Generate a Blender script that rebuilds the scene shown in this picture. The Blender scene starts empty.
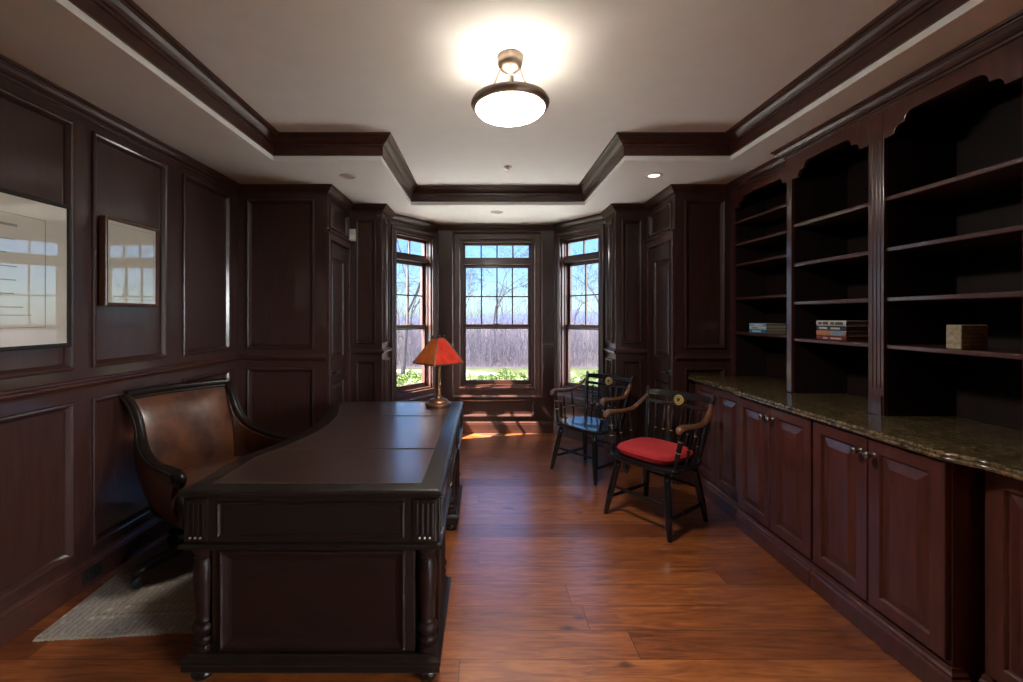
import bpy, bmesh, math, random
from mathutils import Vector, Matrix
rnd = random.Random(7)
PI = math.pi
sc = bpy.context.scene
COL = sc.collection

# ------------------------------------------------------------------ nodes / materials
def new_mat(name):
    m = bpy.data.materials.new(name); m.use_nodes = True
    nt = m.node_tree; nt.nodes.clear()
    out = nt.nodes.new('ShaderNodeOutputMaterial')
    return m, nt, out
def nd(nt, typ, ins=None, **props):
    n = nt.nodes.new(typ)
    for k, v in props.items(): setattr(n, k, v)
    for k, v in (ins or {}).items():
        s = n.inputs[k]
        if isinstance(v, bpy.types.NodeSocket): nt.links.new(v, s)
        else: s.default_value = v
    return n
def ramp(nt, fac, stops):
    r = nt.nodes.new('ShaderNodeValToRGB'); nt.links.new(fac, r.inputs[0])
    e = r.color_ramp.elements
    while len(e) < len(stops): e.new(0.5)
    for i, (p, c) in enumerate(stops):
        e[i].position = p; e[i].color = (*c, 1) if len(c) == 3 else c
    return r.outputs[0]
def mix(nt, fac, a, b, mode='MIX'):
    n = nt.nodes.new('ShaderNodeMix'); n.data_type = 'RGBA'; n.blend_type = mode
    for s, v in ((n.inputs[0], fac), (n.inputs[6], a), (n.inputs[7], b)):
        if isinstance(v, bpy.types.NodeSocket): nt.links.new(v, s)
        elif isinstance(v, (int, float)): s.default_value = v
        else: s.default_value = (*v, 1)
    return n.outputs[2]
def math_(nt, op, a, b=0.0, c=None):
    n = nt.nodes.new('ShaderNodeMath'); n.operation = op
    for s, v in zip(n.inputs, (a, b, c)):
        if v is None: continue
        if isinstance(v, bpy.types.NodeSocket): nt.links.new(v, s)
        else: s.default_value = v
    return n.outputs[0]
def coords(nt, scale=(1, 1, 1), rot=(0, 0, 0)):
    tc = nt.nodes.new('ShaderNodeTexCoord')
    return nd(nt, 'ShaderNodeMapping', {'Vector': tc.outputs['Object'], 'Scale': scale, 'Rotation': rot}).outputs[0]
def bsdf(nt, out, **ins):
    b = nt.nodes.new('ShaderNodeBsdfPrincipled')
    for k, v in ins.items():
        k = k.replace('_', ' ')
        s = b.inputs[k]
        if isinstance(v, bpy.types.NodeSocket): nt.links.new(v, s)
        elif isinstance(v, tuple) and len(v) == 3 and s.type == 'RGBA': s.default_value = (*v, 1)
        else: s.default_value = v
    nt.links.new(b.outputs[0], out.inputs[0])
    return b
def bump(nt, h, strength=.1, dist=.01):
    return nd(nt, 'ShaderNodeBump', {'Height': h, 'Strength': strength, 'Distance': dist}).outputs[0]

def wood(name, dark, light, rough=.35, scale=(14, 14, 1.2), coat=0., spec=.5, coat_ior=1.5):
    m, nt, out = new_mat(name)
    v = coords(nt, scale)
    n1 = nd(nt, 'ShaderNodeTexNoise', {'Vector': v, 'Scale': 3.0, 'Detail': 6.0, 'Roughness': .6, 'Distortion': .4}).outputs[0]
    n2 = nd(nt, 'ShaderNodeTexNoise', {'Vector': coords(nt, (1.3, 1.3, .8)), 'Scale': 2.0, 'Detail': 2.0}).outputs[0]
    c = ramp(nt, n1, [(.3, dark), (.72, light)])
    c = mix(nt, math_(nt, 'MULTIPLY', n2, .5), c, dark)
    bsdf(nt, out, Base_Color=c, Roughness=rough, Specular_IOR_Level=spec, Coat_Weight=coat, Coat_Roughness=.12, Coat_IOR=coat_ior,
         Normal=bump(nt, n1, .06, .004))
    return m
def plain(name, col, rough=.5, metal=0., var=.12, scale=8., spec=.5, bumpy=0., coat=0.):
    m, nt, out = new_mat(name)
    n = nd(nt, 'ShaderNodeTexNoise', {'Vector': coords(nt), 'Scale': scale, 'Detail': 3.0}).outputs[0]
    c = ramp(nt, n, [(.3, tuple(x * (1 - var) for x in col)), (.7, tuple(min(1, x * (1 + var)) for x in col))])
    b = bsdf(nt, out, Base_Color=c, Roughness=rough, Metallic=metal, Specular_IOR_Level=spec, Coat_Weight=coat, Coat_Roughness=.1)
    if bumpy: nt.links.new(bump(nt, n, bumpy, .01), b.inputs['Normal'])
    return m

M = {}
M['cherry'] = wood('cherry panelling', (.030, .012, .0095), (.058, .022, .0155), .38, coat=.42, coat_ior=1.75, spec=.4)
M['cherry_dark'] = wood('cherry trim', (.036, .0125, .009), (.078, .026, .0175), .36, scale=(3, 3, 3), coat=.06)
M['cherry_cab'] = wood('cherry cabinets', (.048, .0135, .0105), (.118, .033, .024), .36, coat=.35, coat_ior=1.7)
M['cherry_shelf'] = wood('cherry face frame', (.046, .0155, .013), (.095, .030, .023), .36, coat=.6, coat_ior=1.75)
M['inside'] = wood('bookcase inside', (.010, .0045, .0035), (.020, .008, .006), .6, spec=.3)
M['black_wood'] = wood('worn black desk wood', (.007, .005, .004), (.018, .011, .008), .32, scale=(6, 6, 2), coat=.1, spec=.3)
M['desk_panel'] = wood('dark mahogany desk panel', (.011, .005, .004), (.021, .0075, .0055), .42, scale=(3, 8, 8), coat=0, spec=.2)
M['ebony'] = plain('black lacquer', (.008, .008, .009), .25, coat=.4)
M['arm_wood'] = wood('cherry chair arm', (.09, .035, .016), (.19, .08, .036), .28, scale=(6, 6, 6), coat=.4)
M['gold'] = plain('gold paint', (.62, .44, .15), .4, .3)
M['red_cloth'] = plain('red cushion cloth', (.42, .018, .022), .85, scale=30, bumpy=.1)
M['ceiling'] = plain('ceiling paint', (.80, .80, .80), .85, var=.015)
M['white'] = plain('white paint', (.72, .70, .66), .6, var=.02)
M['offwhite'] = plain('off white plastic', (.62, .60, .55), .5, var=.03)
M['nickel'] = plain('brushed nickel', (.62, .53, .45), .42, 1.0, var=.05)
M['canopy_metal'] = plain('satin bronze nickel', (.30, .23, .18), .4, 1.0)
M['pewter'] = plain('dark pewter', (.22, .20, .19), .3, 1.0)
M['bronze'] = plain('aged bronze', (.23, .115, .065), .36, .8)
M['iron'] = plain('dark iron', (.03, .028, .026), .4, .6)
M['blackplastic'] = plain('black plastic', (.01, .01, .011), .4)

def leather(name, dark, light, rough, coat=.08):
    m, nt, out = new_mat(name)
    n = nd(nt, 'ShaderNodeTexNoise', {'Vector': coords(nt), 'Scale': 7.0, 'Detail': 5.0, 'Roughness': .6}).outputs[0]
    vo = nd(nt, 'ShaderNodeTexVoronoi', {'Vector': coords(nt), 'Scale': 160.0}).outputs[0]
    c = ramp(nt, n, [(.32, dark), (.68, light)])
    bsdf(nt, out, Base_Color=c, Roughness=rough, Normal=bump(nt, vo, .08, .003), Coat_Weight=coat, Coat_Roughness=.2, Coat_IOR=2.2)
    return m
M['leather'] = leather('oxblood brown leather', (.032, .010, .005), (.125, .042, .018), .34)
M['desk_leather'] = leather('dark brown desk leather', (.020, .011, .009), (.042, .021, .016), .3, 1.0)

def floor_mat():
    m, nt, out = new_mat('wide pine planks')
    tc = nt.nodes.new('ShaderNodeTexCoord')
    s = nd(nt, 'ShaderNodeSeparateXYZ', {0: tc.outputs['Object']})
    x, y = s.outputs[0], s.outputs[1]
    yw = math_(nt, 'ADD', math_(nt, 'DIVIDE', y, .172), .2)
    row = math_(nt, 'FLOOR', yw); fy = math_(nt, 'FRACT', yw)
    r1 = nd(nt, 'ShaderNodeTexWhiteNoise', {'W': row}, noise_dimensions='1D').outputs[0]
    xw = math_(nt, 'ADD', math_(nt, 'DIVIDE', x, 2.6), math_(nt, 'MULTIPLY', r1, 7.3))
    colm = math_(nt, 'FLOOR', xw); fx = math_(nt, 'FRACT', xw)
    cid = nd(nt, 'ShaderNodeCombineXYZ', {0: row, 1: colm}).outputs[0]
    r2 = nd(nt, 'ShaderNodeTexWhiteNoise', {'Vector': cid}, noise_dimensions='3D').outputs[0]
    off = nd(nt, 'ShaderNodeVectorMath', {0: tc.outputs['Object'], 1: nd(nt, 'ShaderNodeVectorMath', {0: cid, 1: (3.1, 1.7, 0)}, operation='MULTIPLY').outputs[0]}, operation='ADD').outputs[0]
    g = nd(nt, 'ShaderNodeMapping', {'Vector': off, 'Scale': (1.6, 13, 1)}).outputs[0]
    grain = nd(nt, 'ShaderNodeTexNoise', {'Vector': g, 'Scale': 2.2, 'Detail': 7.0, 'Roughness': .6, 'Distortion': 1.2}).outputs[0]
    c = ramp(nt, grain, [(.25, (.12, .027, .006)), (.5, (.33, .094, .021)), (.75, (.52, .175, .042))])
    tone = ramp(nt, r2, [(0, (.58, .48, .42)), (.5, (.9, .86, .82)), (1, (1.12, 1.1, 1.1))])
    c = mix(nt, 1.0, c, tone, 'MULTIPLY')
    kv = nd(nt, 'ShaderNodeMapping', {'Vector': off, 'Scale': (2.1, 5.2, 1)}).outputs[0]
    vo = nd(nt, 'ShaderNodeTexVoronoi', {'Vector': kv, 'Scale': 1.0, 'Randomness': 1.0}).outputs[0]
    kn = nd(nt, 'ShaderNodeTexNoise', {'Vector': off, 'Scale': 22.0}).outputs[0]
    kd = math_(nt, 'ADD', vo, math_(nt, 'MULTIPLY', math_(nt, 'SUBTRACT', kn, .5), .16))
    kf = ramp(nt, kd, [(.03, (1, 1, 1)), (.12, (0, 0, 0))])
    c = mix(nt, math_(nt, 'MULTIPLY', kf, .8), c, (.028, .010, .005))
    seam_y = math_(nt, 'MAXIMUM', math_(nt, 'LESS_THAN', fy, .014), math_(nt, 'GREATER_THAN', fy, .99))
    seam = math_(nt, 'MAXIMUM', seam_y, math_(nt, 'LESS_THAN', fx, .0016))
    c = mix(nt, math_(nt, 'MULTIPLY', seam, .7), c, (.03, .010, .005))
    rough = math_(nt, 'ADD', math_(nt, 'MULTIPLY', grain, .10), .30)
    h = math_(nt, 'SUBTRACT', grain, math_(nt, 'MULTIPLY', seam, 1.5))
    wav = nd(nt, 'ShaderNodeTexNoise', {'Vector': nd(nt, 'ShaderNodeMapping', {'Vector': off, 'Scale': (2, 6, 1)}).outputs[0], 'Scale': 2.0, 'Detail': 2.0}).outputs[0]
    h = math_(nt, 'ADD', math_(nt, 'MULTIPLY', h, .25), wav)
    bsdf(nt, out, Base_Color=c, Roughness=rough, Coat_Weight=1.0, Coat_Roughness=.25, Coat_IOR=2.5, Normal=bump(nt, h, .07, .02))
    return m
M['floor'] = floor_mat()

def granite():
    m, nt, out = new_mat('brown green granite')
    v = coords(nt)
    n = nd(nt, 'ShaderNodeTexNoise', {'Vector': v, 'Scale': 42.0, 'Detail': 8.0, 'Roughness': .75}).outputs[0]
    vo = nd(nt, 'ShaderNodeTexVoronoi', {'Vector': v, 'Scale': 95.0}).outputs[1]
    c = ramp(nt, n, [(.3, (.013, .010, .006)), (.45, (.070, .047, .022)), (.57, (.18, .125, .06)), (.72, (.36, .27, .14))])
    bw = nd(nt, 'ShaderNodeRGBToBW', {0: vo}).outputs[0]
    c = mix(nt, math_(nt, 'MULTIPLY', math_(nt, 'GREATER_THAN', bw, .62), .6), c, (.012, .011, .008))
    bsdf(nt, out, Base_Color=c, Roughness=.16, Coat_Weight=.3, Coat_Roughness=.05)
    return m
M['granite'] = granite()

def rug_mat():
    m, nt, out = new_mat('faded oriental rug')
    tc = nt.nodes.new('ShaderNodeTexCoord')
    s = nd(nt, 'ShaderNodeSeparateXYZ', {0: tc.outputs['Object']})
    ax = math_(nt, 'ABSOLUTE', s.outputs[0]); ay = math_(nt, 'ABSOLUTE', s.outputs[1])
    dx = math_(nt, 'SUBTRACT', .42, ax); dy = math_(nt, 'SUBTRACT', .70, ay)
    d = math_(nt, 'MINIMUM', dx, dy)
    band = ramp(nt, d, [(0, (.52, .47, .39)), (.02, (.46, .43, .40)), (.05, (.44, .42, .43)), (.115, (.68, .61, .48)), (.135, (.38, .32, .25)), (.155, (.62, .54, .41)), (.20, (.42, .355, .27)), (.225, (.62, .54, .42))])
    for e in band.node.color_ramp.elements: pass
    band.node.color_ramp.interpolation = 'CONSTANT'
    v = nd(nt, 'ShaderNodeTexVoronoi', {'Vector': coords(nt, (1, 1, 1)), 'Scale': 19.0}, distance='MANHATTAN', feature='F1').outputs[0]
    w = nd(nt, 'ShaderNodeTexWave', {'Vector': coords(nt), 'Scale': 11.0, 'Distortion': 5.0, 'Detail': 2.0, 'Detail Scale': 3.0}).outputs[1]
    c = mix(nt, math_(nt, 'MULTIPLY', ramp(nt, v, [(.25, (0, 0, 0)), (.4, (1, 1, 1))]), .65), band, (.20, .16, .13))
    c = mix(nt, math_(nt, 'MULTIPLY', w, .4), c, (.60, .54, .46))
    n = nd(nt, 'ShaderNodeTexNoise', {'Vector': coords(nt), 'Scale': 120.0, 'Detail': 3.0}).outputs[0]
    c = mix(nt, math_(nt, 'MULTIPLY', n, .35), c, (.22, .19, .175))
    bsdf(nt, out, Base_Color=c, Roughness=.95, Normal=bump(nt, n, .5, .01), Specular_IOR_Level=.1)
    return m
M['rug'] = rug_mat()

def glass_mat():
    m, nt, out = new_mat('window glass')
    t = nd(nt, 'ShaderNodeBsdfTransparent', {'Color': (.97, .98, .98, 1)})
    g = nd(nt, 'ShaderNodeBsdfGlossy', {'Roughness': .02})
    bf = nt.nodes.new('ShaderNodeNewGeometry').outputs['Backfacing']
    fr = nd(nt, 'ShaderNodeFresnel', {'IOR': math_(nt, 'MULTIPLY_ADD', bf, 1 / 1.45 - 1.45, 1.45)}).outputs[0]   # same reflectance from both sides
    mx = nd(nt, 'ShaderNodeMixShader', {0: fr, 1: t.outputs[0], 2: g.outputs[0]})
    nt.links.new(mx.outputs[0], out.inputs[0])
    return m
M['glass'] = glass_mat()

def print_mat():
    m, nt, out = new_mat('printed certificate under glass')
    s = nd(nt, 'ShaderNodeSeparateXYZ', {0: nt.nodes.new('ShaderNodeTexCoord').outputs['Object']})
    n = nd(nt, 'ShaderNodeTexNoise', {'Vector': coords(nt), 'Scale': 6.0, 'Detail': 2.0}).outputs[0]
    c = ramp(nt, n, [(.3, (.50, .46, .38)), (.7, (.56, .52, .44))])
    bsdf(nt, out, Base_Color=c, Roughness=.6, Coat_Weight=1.0, Coat_Roughness=.008, Coat_IOR=2.1)
    return m
M['print'] = print_mat()
M['ink'] = plain('printed ink', (.22, .19, .15), .6)
M['mat_line'] = plain('mat border line', (.36, .27, .16), .6)

def emit(name, col, strength):
    m, nt, out = new_mat(name)
    e = nd(nt, 'ShaderNodeEmission', {'Color': (*col, 1), 'Strength': strength})
    nt.links.new(e.outputs[0], out.inputs[0])
    return m
M['bowl'] = emit('lit alabaster glass', (1.0, .95, .87), 30)
M['downlight'] = emit('lit downlight lens', (1.0, .88, .72), 1.0)
M['downlight_off'] = plain('downlight reflector', (.45, .43, .40), .35)
M['bulb'] = emit('bulb', (1.0, .85, .62), 8)

def shade_mat(name, col):
    m, nt, out = new_mat(name)
    n = nd(nt, 'ShaderNodeTexNoise', {'Vector': coords(nt), 'Scale': 16.0, 'Detail': 5.0}).outputs[0]
    c = ramp(nt, n, [(.3, tuple(x * .65 for x in col)), (.7, col)])
    b = bsdf(nt, out, Base_Color=c, Roughness=.35, Coat_Weight=.2)
    t = nd(nt, 'ShaderNodeBsdfTranslucent', {'Color': c})
    mx = nd(nt, 'ShaderNodeMixShader', {0: .55, 1: b.outputs[0], 2: t.outputs[0]})
    nt.links.new(mx.outputs[0], out.inputs[0])
    return m
M['mica_red'] = shade_mat('red mica', (1.0, .085, .045))
M['mica_orange'] = shade_mat('orange mica', (.85, .24, .06))

# ------------------------------------------------------------------ mesh builder
class MB:
    def __init__(s): s.v = []; s.f = []
    def add(s, vs, fs):
        b = len(s.v); s.v += [tuple(v) for v in vs]; s.f += [tuple(b + i for i in f) for f in fs]
    def box(s, x0, x1, y0, y1, z0, z1):
        s.add([(x0, y0, z0), (x1, y0, z0), (x1, y1, z0), (x0, y1, z0), (x0, y0, z1), (x1, y0, z1), (x1, y1, z1), (x0, y1, z1)],
              [(3, 2, 1, 0), (4, 5, 6, 7), (0, 1, 5, 4), (1, 2, 6, 5), (2, 3, 7, 6), (3, 0, 4, 7)])
        return s
    def quad(s, a, b, c, d): s.add([a, b, c, d], [(0, 1, 2, 3)]); return s
    def prism(s, poly, z0, z1, T=None):
        n = len(poly); T = T or (lambda a, b, c: (a, b, c))
        vs = [T(p[0], p[1], z0) for p in poly] + [T(p[0], p[1], z1) for p in poly]
        fs = [tuple(range(n))[::-1], tuple(range(n, 2 * n))] + [(i, (i + 1) % n, n + (i + 1) % n, n + i) for i in range(n)]
        s.add(vs, fs); return s
    def loops(s, L, close0=True, close1=True, wrap=True):
        n = len(L[0]); fs = []
        for k in range(len(L) - 1):
            for i in range(n if wrap else n - 1):
                j = (i + 1) % n
                fs.append((k * n + i, k * n + j, (k + 1) * n + j, (k + 1) * n + i))
        if close0: fs.append(tuple(range(n))[::-1])
        if close1: fs.append(tuple(range((len(L) - 1) * n, len(L) * n)))
        s.add([p for l in L for p in l], fs); return s
    def tube(s, path, radii, seg=10, squash=1.0):
        path = [Vector(p) for p in path]
        if not hasattr(radii, '__len__'): radii = [radii] * len(path)
        L = []; prev = None
        for i, p in enumerate(path):
            t = (path[min(i + 1, len(path) - 1)] - path[max(i - 1, 0)]).normalized()
            if prev is None:
                up = Vector((0, 0, 1)) if abs(t.z) < .9 else Vector((1, 0, 0))
                a = t.cross(up).normalized()
            else:
                a = (prev - t * prev.dot(t)).normalized()
            prev = a; b = t.cross(a)
            r = radii[i]
            L.append([p + a * (r * math.cos(2 * PI * k / seg)) + b * (r * squash * math.sin(2 * PI * k / seg)) for k in range(seg)])
        return s.loops(L)
    def lathe(s, prof, c=(0, 0, 0), seg=24, close=True, axis=None):
        L = []
        for r, z in prof:
            r = max(r, 1e-4)
            ring = [Vector((r * math.cos(2 * PI * k / seg), r * math.sin(2 * PI * k / seg), z)) for k in range(seg)]
            if axis is not None: ring = [axis @ p for p in ring]
            L.append([p + Vector(c) for p in ring])
        return s.loops(L, close, close)
    def build(s, name, mat, parent=None, smooth=False, bevel=0., local=False, angle=40):
        me = bpy.data.meshes.new(name)
        org = Vector((0, 0, 0))
        if parent is not None and not local: org = world_org(parent)
        me.from_pydata([tuple(Vector(v) - org) for v in s.v], [], s.f)
        me.materials.append(mat)
        bm = bmesh.new(); bm.from_mesh(me)
        bmesh.ops.recalc_face_normals(bm, faces=bm.faces); bm.to_mesh(me); bm.free()
        o = bpy.data.objects.new(name, me); COL.objects.link(o)
        if parent is not None: o.parent = parent
        if smooth:
            for p in me.polygons: p.use_smooth = True
            me.set_sharp_from_angle(angle=math.radians(angle))
        if bevel:
            md = o.modifiers.new('Bevel', 'BEVEL'); md.width = bevel; md.segments = 2; md.limit_method = 'ANGLE'; md.angle_limit = math.radians(40)
        return o
def world_org(o):
    v = Vector((0, 0, 0))
    while o is not None: v += o.location; o = o.parent
    return v
def tag(o, label, cat, group=None):
    o['label'] = label; o['category'] = cat
    if group: o['group'] = group
    return o
def thing(name, label, cat, loc, rz=0., group=None):
    o = bpy.data.objects.new(name, None); COL.objects.link(o)
    o.location = loc; o.rotation_euler = (0, 0, rz); o.empty_display_size = .1
    return tag(o, label, cat, group)
def struct(o): o['kind'] = 'structure'; return o
def copy_tree(o, parent=None):
    c = o.copy(); COL.objects.link(c)
    if parent is not None: c.parent = parent
    for ch in [x for x in list(bpy.data.objects) if x.parent == o]: copy_tree(ch, c)
    return c

def smoothpath(pts, n=6):
    """Catmull-Rom through the points."""
    P = [Vector(p) for p in pts]; P = [2 * P[0] - P[1]] + P + [2 * P[-1] - P[-2]]; out = []
    for i in range(1, len(P) - 2):
        for k in range(n):
            t = k / n; a, b, c, d = P[i - 1], P[i], P[i + 1], P[i + 2]
            out.append(.5 * ((2 * b) + (c - a) * t + (2 * a - 5 * b + 4 * c - d) * t * t + (3 * b - a - 3 * c + d) * t ** 3))
    return out + [P[-2]]
def lerp_list(vals, n):
    out = []
    for i in range(len(vals) - 1):
        for k in range(n): out.append(vals[i] + (vals[i + 1] - vals[i]) * k / n)
    return out + [vals[-1]]

class Frame:
    """u along p0->p1, n into the room (right of travel), z up."""
    def __init__(s, p0, p1):
        s.p0 = Vector((p0[0], p0[1], 0)); d = Vector((p1[0] - p0[0], p1[1] - p0[1], 0))
        s.L = d.length; s.u = d.normalized(); s.n = Vector((s.u.y, -s.u.x, 0))
    def __call__(s, u, n, z): p = s.p0 + s.u * u + s.n * n; return Vector((p.x, p.y, z))
    def box(s, mb, u0, u1, n0, n1, z0, z1):
        vs = [s(u, n, z) for z in (z0, z1) for (u, n) in ((u0, n0), (u1, n0), (u1, n1), (u0, n1))]
        mb.add(vs, [(3, 2, 1, 0), (4, 5, 6, 7), (0, 1, 5, 4), (1, 2, 6, 5), (2, 3, 7, 6), (3, 0, 4, 7)])
    def rect(s, mb, u0, u1, z0, z1, prof, cap=True, cap0=False):
        L = []
        for a, h in prof:
            L.append([s(u0 + a, h, z0 + a), s(u1 - a, h, z0 + a), s(u1 - a, h, z1 - a), s(u0 + a, h, z1 - a)])
        mb.loops(L, cap0, cap)

PANEL = [(0, -.001), (0, .012), (.004, .017), (.012, .018), (.020, .013), (.027, .004), (.033, -.004), (.036, -.012)]
def wall(name, p0, p1, z1=2.60, thick=.12, panels=(), openings=(), mat=None, ext=(0, 0), caps=(True, True)):
    F = Frame(p0, p1); mb = MB()
    us = sorted({-ext[0], F.L + ext[1]} | {x for r in list(panels) + list(openings) for x in r[:2]})
    zs = sorted({0., z1} | {x for r in list(panels) + list(openings) for x in r[2:]})
    def inside(u, z, rs): return any(r[0] < u < r[1] and r[2] < z < r[3] for r in rs)
    for a, b in zip(us, us[1:]):
        for c, d in zip(zs, zs[1:]):
            um, zm = (a + b) / 2, (c + d) / 2
            if inside(um, zm, openings): continue
            if inside(um, zm, panels):
                mb.quad(F(a, -.012, c), F(b, -.012, c), F(b, -.012, d), F(a, -.012, d))
            else:
                mb.quad(F(a, 0, c), F(b, 0, c), F(b, 0, d), F(a, 0, d))
            mb.quad(F(a, -thick, c), F(b, -thick, c), F(b, -thick, d), F(a, -thick, d))
    for r in panels: F.rect(mb, *r, PANEL, cap=False)
    for (a, b, c, d) in openings:
        for q in (((a, c), (b, c)), ((b, c), (b, d)), ((b, d), (a, d)), ((a, d), (a, c))):
            mb.quad(F(q[0][0], 0, q[0][1]), F(q[1][0], 0, q[1][1]), F(q[1][0], -thick, q[1][1]), F(q[0][0], -thick, q[0][1]))
    e0, e1 = -ext[0], F.L + ext[1]
    mb.quad(F(e0, 0, z1), F(e1, 0, z1), F(e1, -thick, z1), F(e0, -thick, z1))
    if caps[0]: mb.quad(F(e0, 0, 0), F(e0, 0, z1), F(e0, -thick, z1), F(e0, -thick, 0))
    if caps[1]: mb.quad(F(e1, 0, 0), F(e1, 0, z1), F(e1, -thick, z1), F(e1, -thick, 0))
    o = struct(mb.build(name, mat or M['cherry']))
    return o, F

def sweep_poly(mb, pts, prof, closed=False, side=1):
    """prof: list of (offset to the right of travel * side, z)."""
    n = len(pts); P = [Vector((p[0], p[1])) for p in pts]; L = []
    def nr(i, j): d = (P[j] - P[i]).normalized(); return Vector((d.y, -d.x)) * side
    for i in range(n):
        if closed or 0 < i < n - 1:
            a, b = nr((i - 1) % n, i), nr(i, (i + 1) % n)
            m = (a + b); m = m / max(m.dot(a), .2)
        elif i == 0: m = nr(0, 1)
        else: m = nr(n - 2, n - 1)
        L.append([Vector((P[i].x + m.x * o, P[i].y + m.y * o, z)) for o, z in prof])
    if closed: L.append(L[0])
    mb.loops(L, not closed, not closed)
    return mb

# ------------------------------------------------------------------ room geometry (metres, camera eye at x=0, y=0, z=1.45)
YL = -.15; XL = -2.13; XR = 2.42; YR = -1.9; SOF = 2.57; CEI = 2.74
A = [(XL, YR), (XL, 3.8), (-1.356, 3.8), (-1.356, 4.44), (-1.03, 4.44), (-1.03, 4.82), (-.565, 5.45),
     (.865, 5.45), (1.33, 4.82), (1.33, 4.44), (1.65, 4.44), (1.65, 3.8), (XR, 3.8), (XR, YR)]
RAILZ = 1.075
def PZ(u0, u1): return [(u0, u1, .20, 1.005), (u0, u1, 1.17, 2.455)]

# floor: follows the room's outline
mb = MB(); mb.prism([(XL - .05, YR - .05), (XL - .05, 3.9), (-1.4, 3.9), (-1.4, 4.5), (-1.08, 4.5), (-1.08, 4.85), (-.60, 5.5), (.90, 5.5), (1.38, 4.85), (1.38, 4.5), (1.7, 4.5), (1.7, 3.9), (XR + .05, 3.9), (XR + .05, YR - .05)][::-1], -.06, 0)
struct(mb.build('floor', M['floor']))

# ceiling: soffit with the stepped tray
TL, TR, TY0, TY1, NL, NR_, TY2 = -1.52, 1.775, -1.3, 3.17, -.738, 1.014, 4.44
mb = MB()
def flat(poly, z=SOF): mb.add([(x, y, z) for x, y in poly], [tuple(range(len(poly)))])
flat([(XL - .1, YR - .1), (TL, YR - .1), (TL, 3.9), (XL - .1, 3.9)])
flat([(TR, YR - .1), (XR + .1, YR - .1), (XR + .1, 3.9), (TR, 3.9)])
flat([(TL, YR - .1), (TR, YR - .1), (TR, TY0), (TL, TY0)])
flat([(TL, TY1), (NL, TY1), (NL, 3.9), (TL, 3.9)])
flat([(NR_, TY1), (TR, TY1), (TR, 3.9), (NR_, 3.9)])
flat([(-1.45, 3.9), (NL, 3.9), (NL, TY2), (-1.45, TY2)])
flat([(NR_, 3.9), (1.74, 3.9), (1.74, TY2), (NR_, TY2)])
flat([(-1.45, TY2), (1.74, TY2), (1.74, 4.53), (-1.45, 4.53)])
flat([(-1.12, 4.53), (1.42, 4.53), (1.42, 4.84), (.93, 5.55), (-.63, 5.55), (-1.12, 4.84)])
TRAY = [(TL, TY0), (TL, TY1), (NL, TY1), (NL, TY2), (NR_, TY2), (NR_, TY1), (TR, TY1), (TR, TY0)]
for i in range(len(TRAY)):
    a, b = TRAY[i], TRAY[(i + 1) % len(TRAY)]
    mb.quad((*a, SOF), (*b, SOF), (*b, CEI + .02), (*a, CEI + .02))
flat([(TL - .05, TY0 - .05), (TR + .05, TY0 - .05), (TR + .05, TY1 + .05), (TL - .05, TY1 + .05)], CEI)
flat([(NL - .05, TY1 - .05), (NR_ + .05, TY1 - .05), (NR_ + .05, TY2 + .05), (NL - .05, TY2 + .05)], CEI + .0004)
struct(mb.build('ceiling', M['ceiling']))
mb = MB()
sweep_poly(mb, TRAY, [(0, 2.603), (.012, 2.603), (.012, 2.664), (.020, 2.667), (.022, 2.680), (.032, 2.684), (.048, 2.697), (.060, 2.712), (.066, 2.714), (.068, 2.722), (.080, 2.725), (.084, 2.7395), (0, 2.7395)], closed=True)
struct(mb.build('trim_1', M['cherry_dark']))          # dark fascia and crown inside the ceiling tray

CROWN = [(0, 2.505), (.012, 2.506), (.014, 2.517), (.024, 2.52), (.036, 2.532), (.046, 2.546), (.050, 2.548), (.052, 2.556), (.062, 2.558), (.064, 2.5695), (0, 2.5695)]
CB = [(2.16, 3.8)]
mb = MB(); sweep_poly(mb, A[:12] + CB, CROWN)
struct(mb.build('trim_2', M['cherry_dark']))          # small crown round the walls
BASE = [(0, 0.001), (.018, 0.001), (.018, .112), (.015, .120), (.017, .128), (.012, .136), (.006, .142), (.004, .150), (0, .150)]
for nm, pts in (('baseboard_left', A[0:3]), ('baseboard_back', A[3:10]), ('baseboard_right', A[11:12] + CB)):
    if nm == 'baseboard_right': pts = [(1.65, 3.8), (1.80, 3.8)]
    mb = MB(); sweep_poly(mb, pts, BASE)
    struct(mb.build(nm, M['cherry_dark']))
mb = MB(); sweep_poly(mb, [(1.33, 4.44), (1.65, 4.44)], BASE); struct(mb.build('baseboard_closet', M['cherry_dark']))

RAIL = [(0, RAILZ - .012), (.010, RAILZ - .010), (.012, RAILZ), (.024, RAILZ + .004), (.030, RAILZ + .014), (.026, RAILZ + .024), (.012, RAILZ + .03), (.010, RAILZ + .038), (0, RAILZ + .042)]
for nm, pts in (('trim_3', A[0:3]), ('trim_4', A[3:5] + [(-1.03, 4.80)]), ('trim_6', [(1.33, 4.80)] + A[9:11]), ('trim_7', [(1.65, 3.8), (2.12, 3.8)])):
    mb = MB(); sweep_poly(mb, pts, RAIL); struct(mb.build(nm, M['cherry_dark']))

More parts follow.
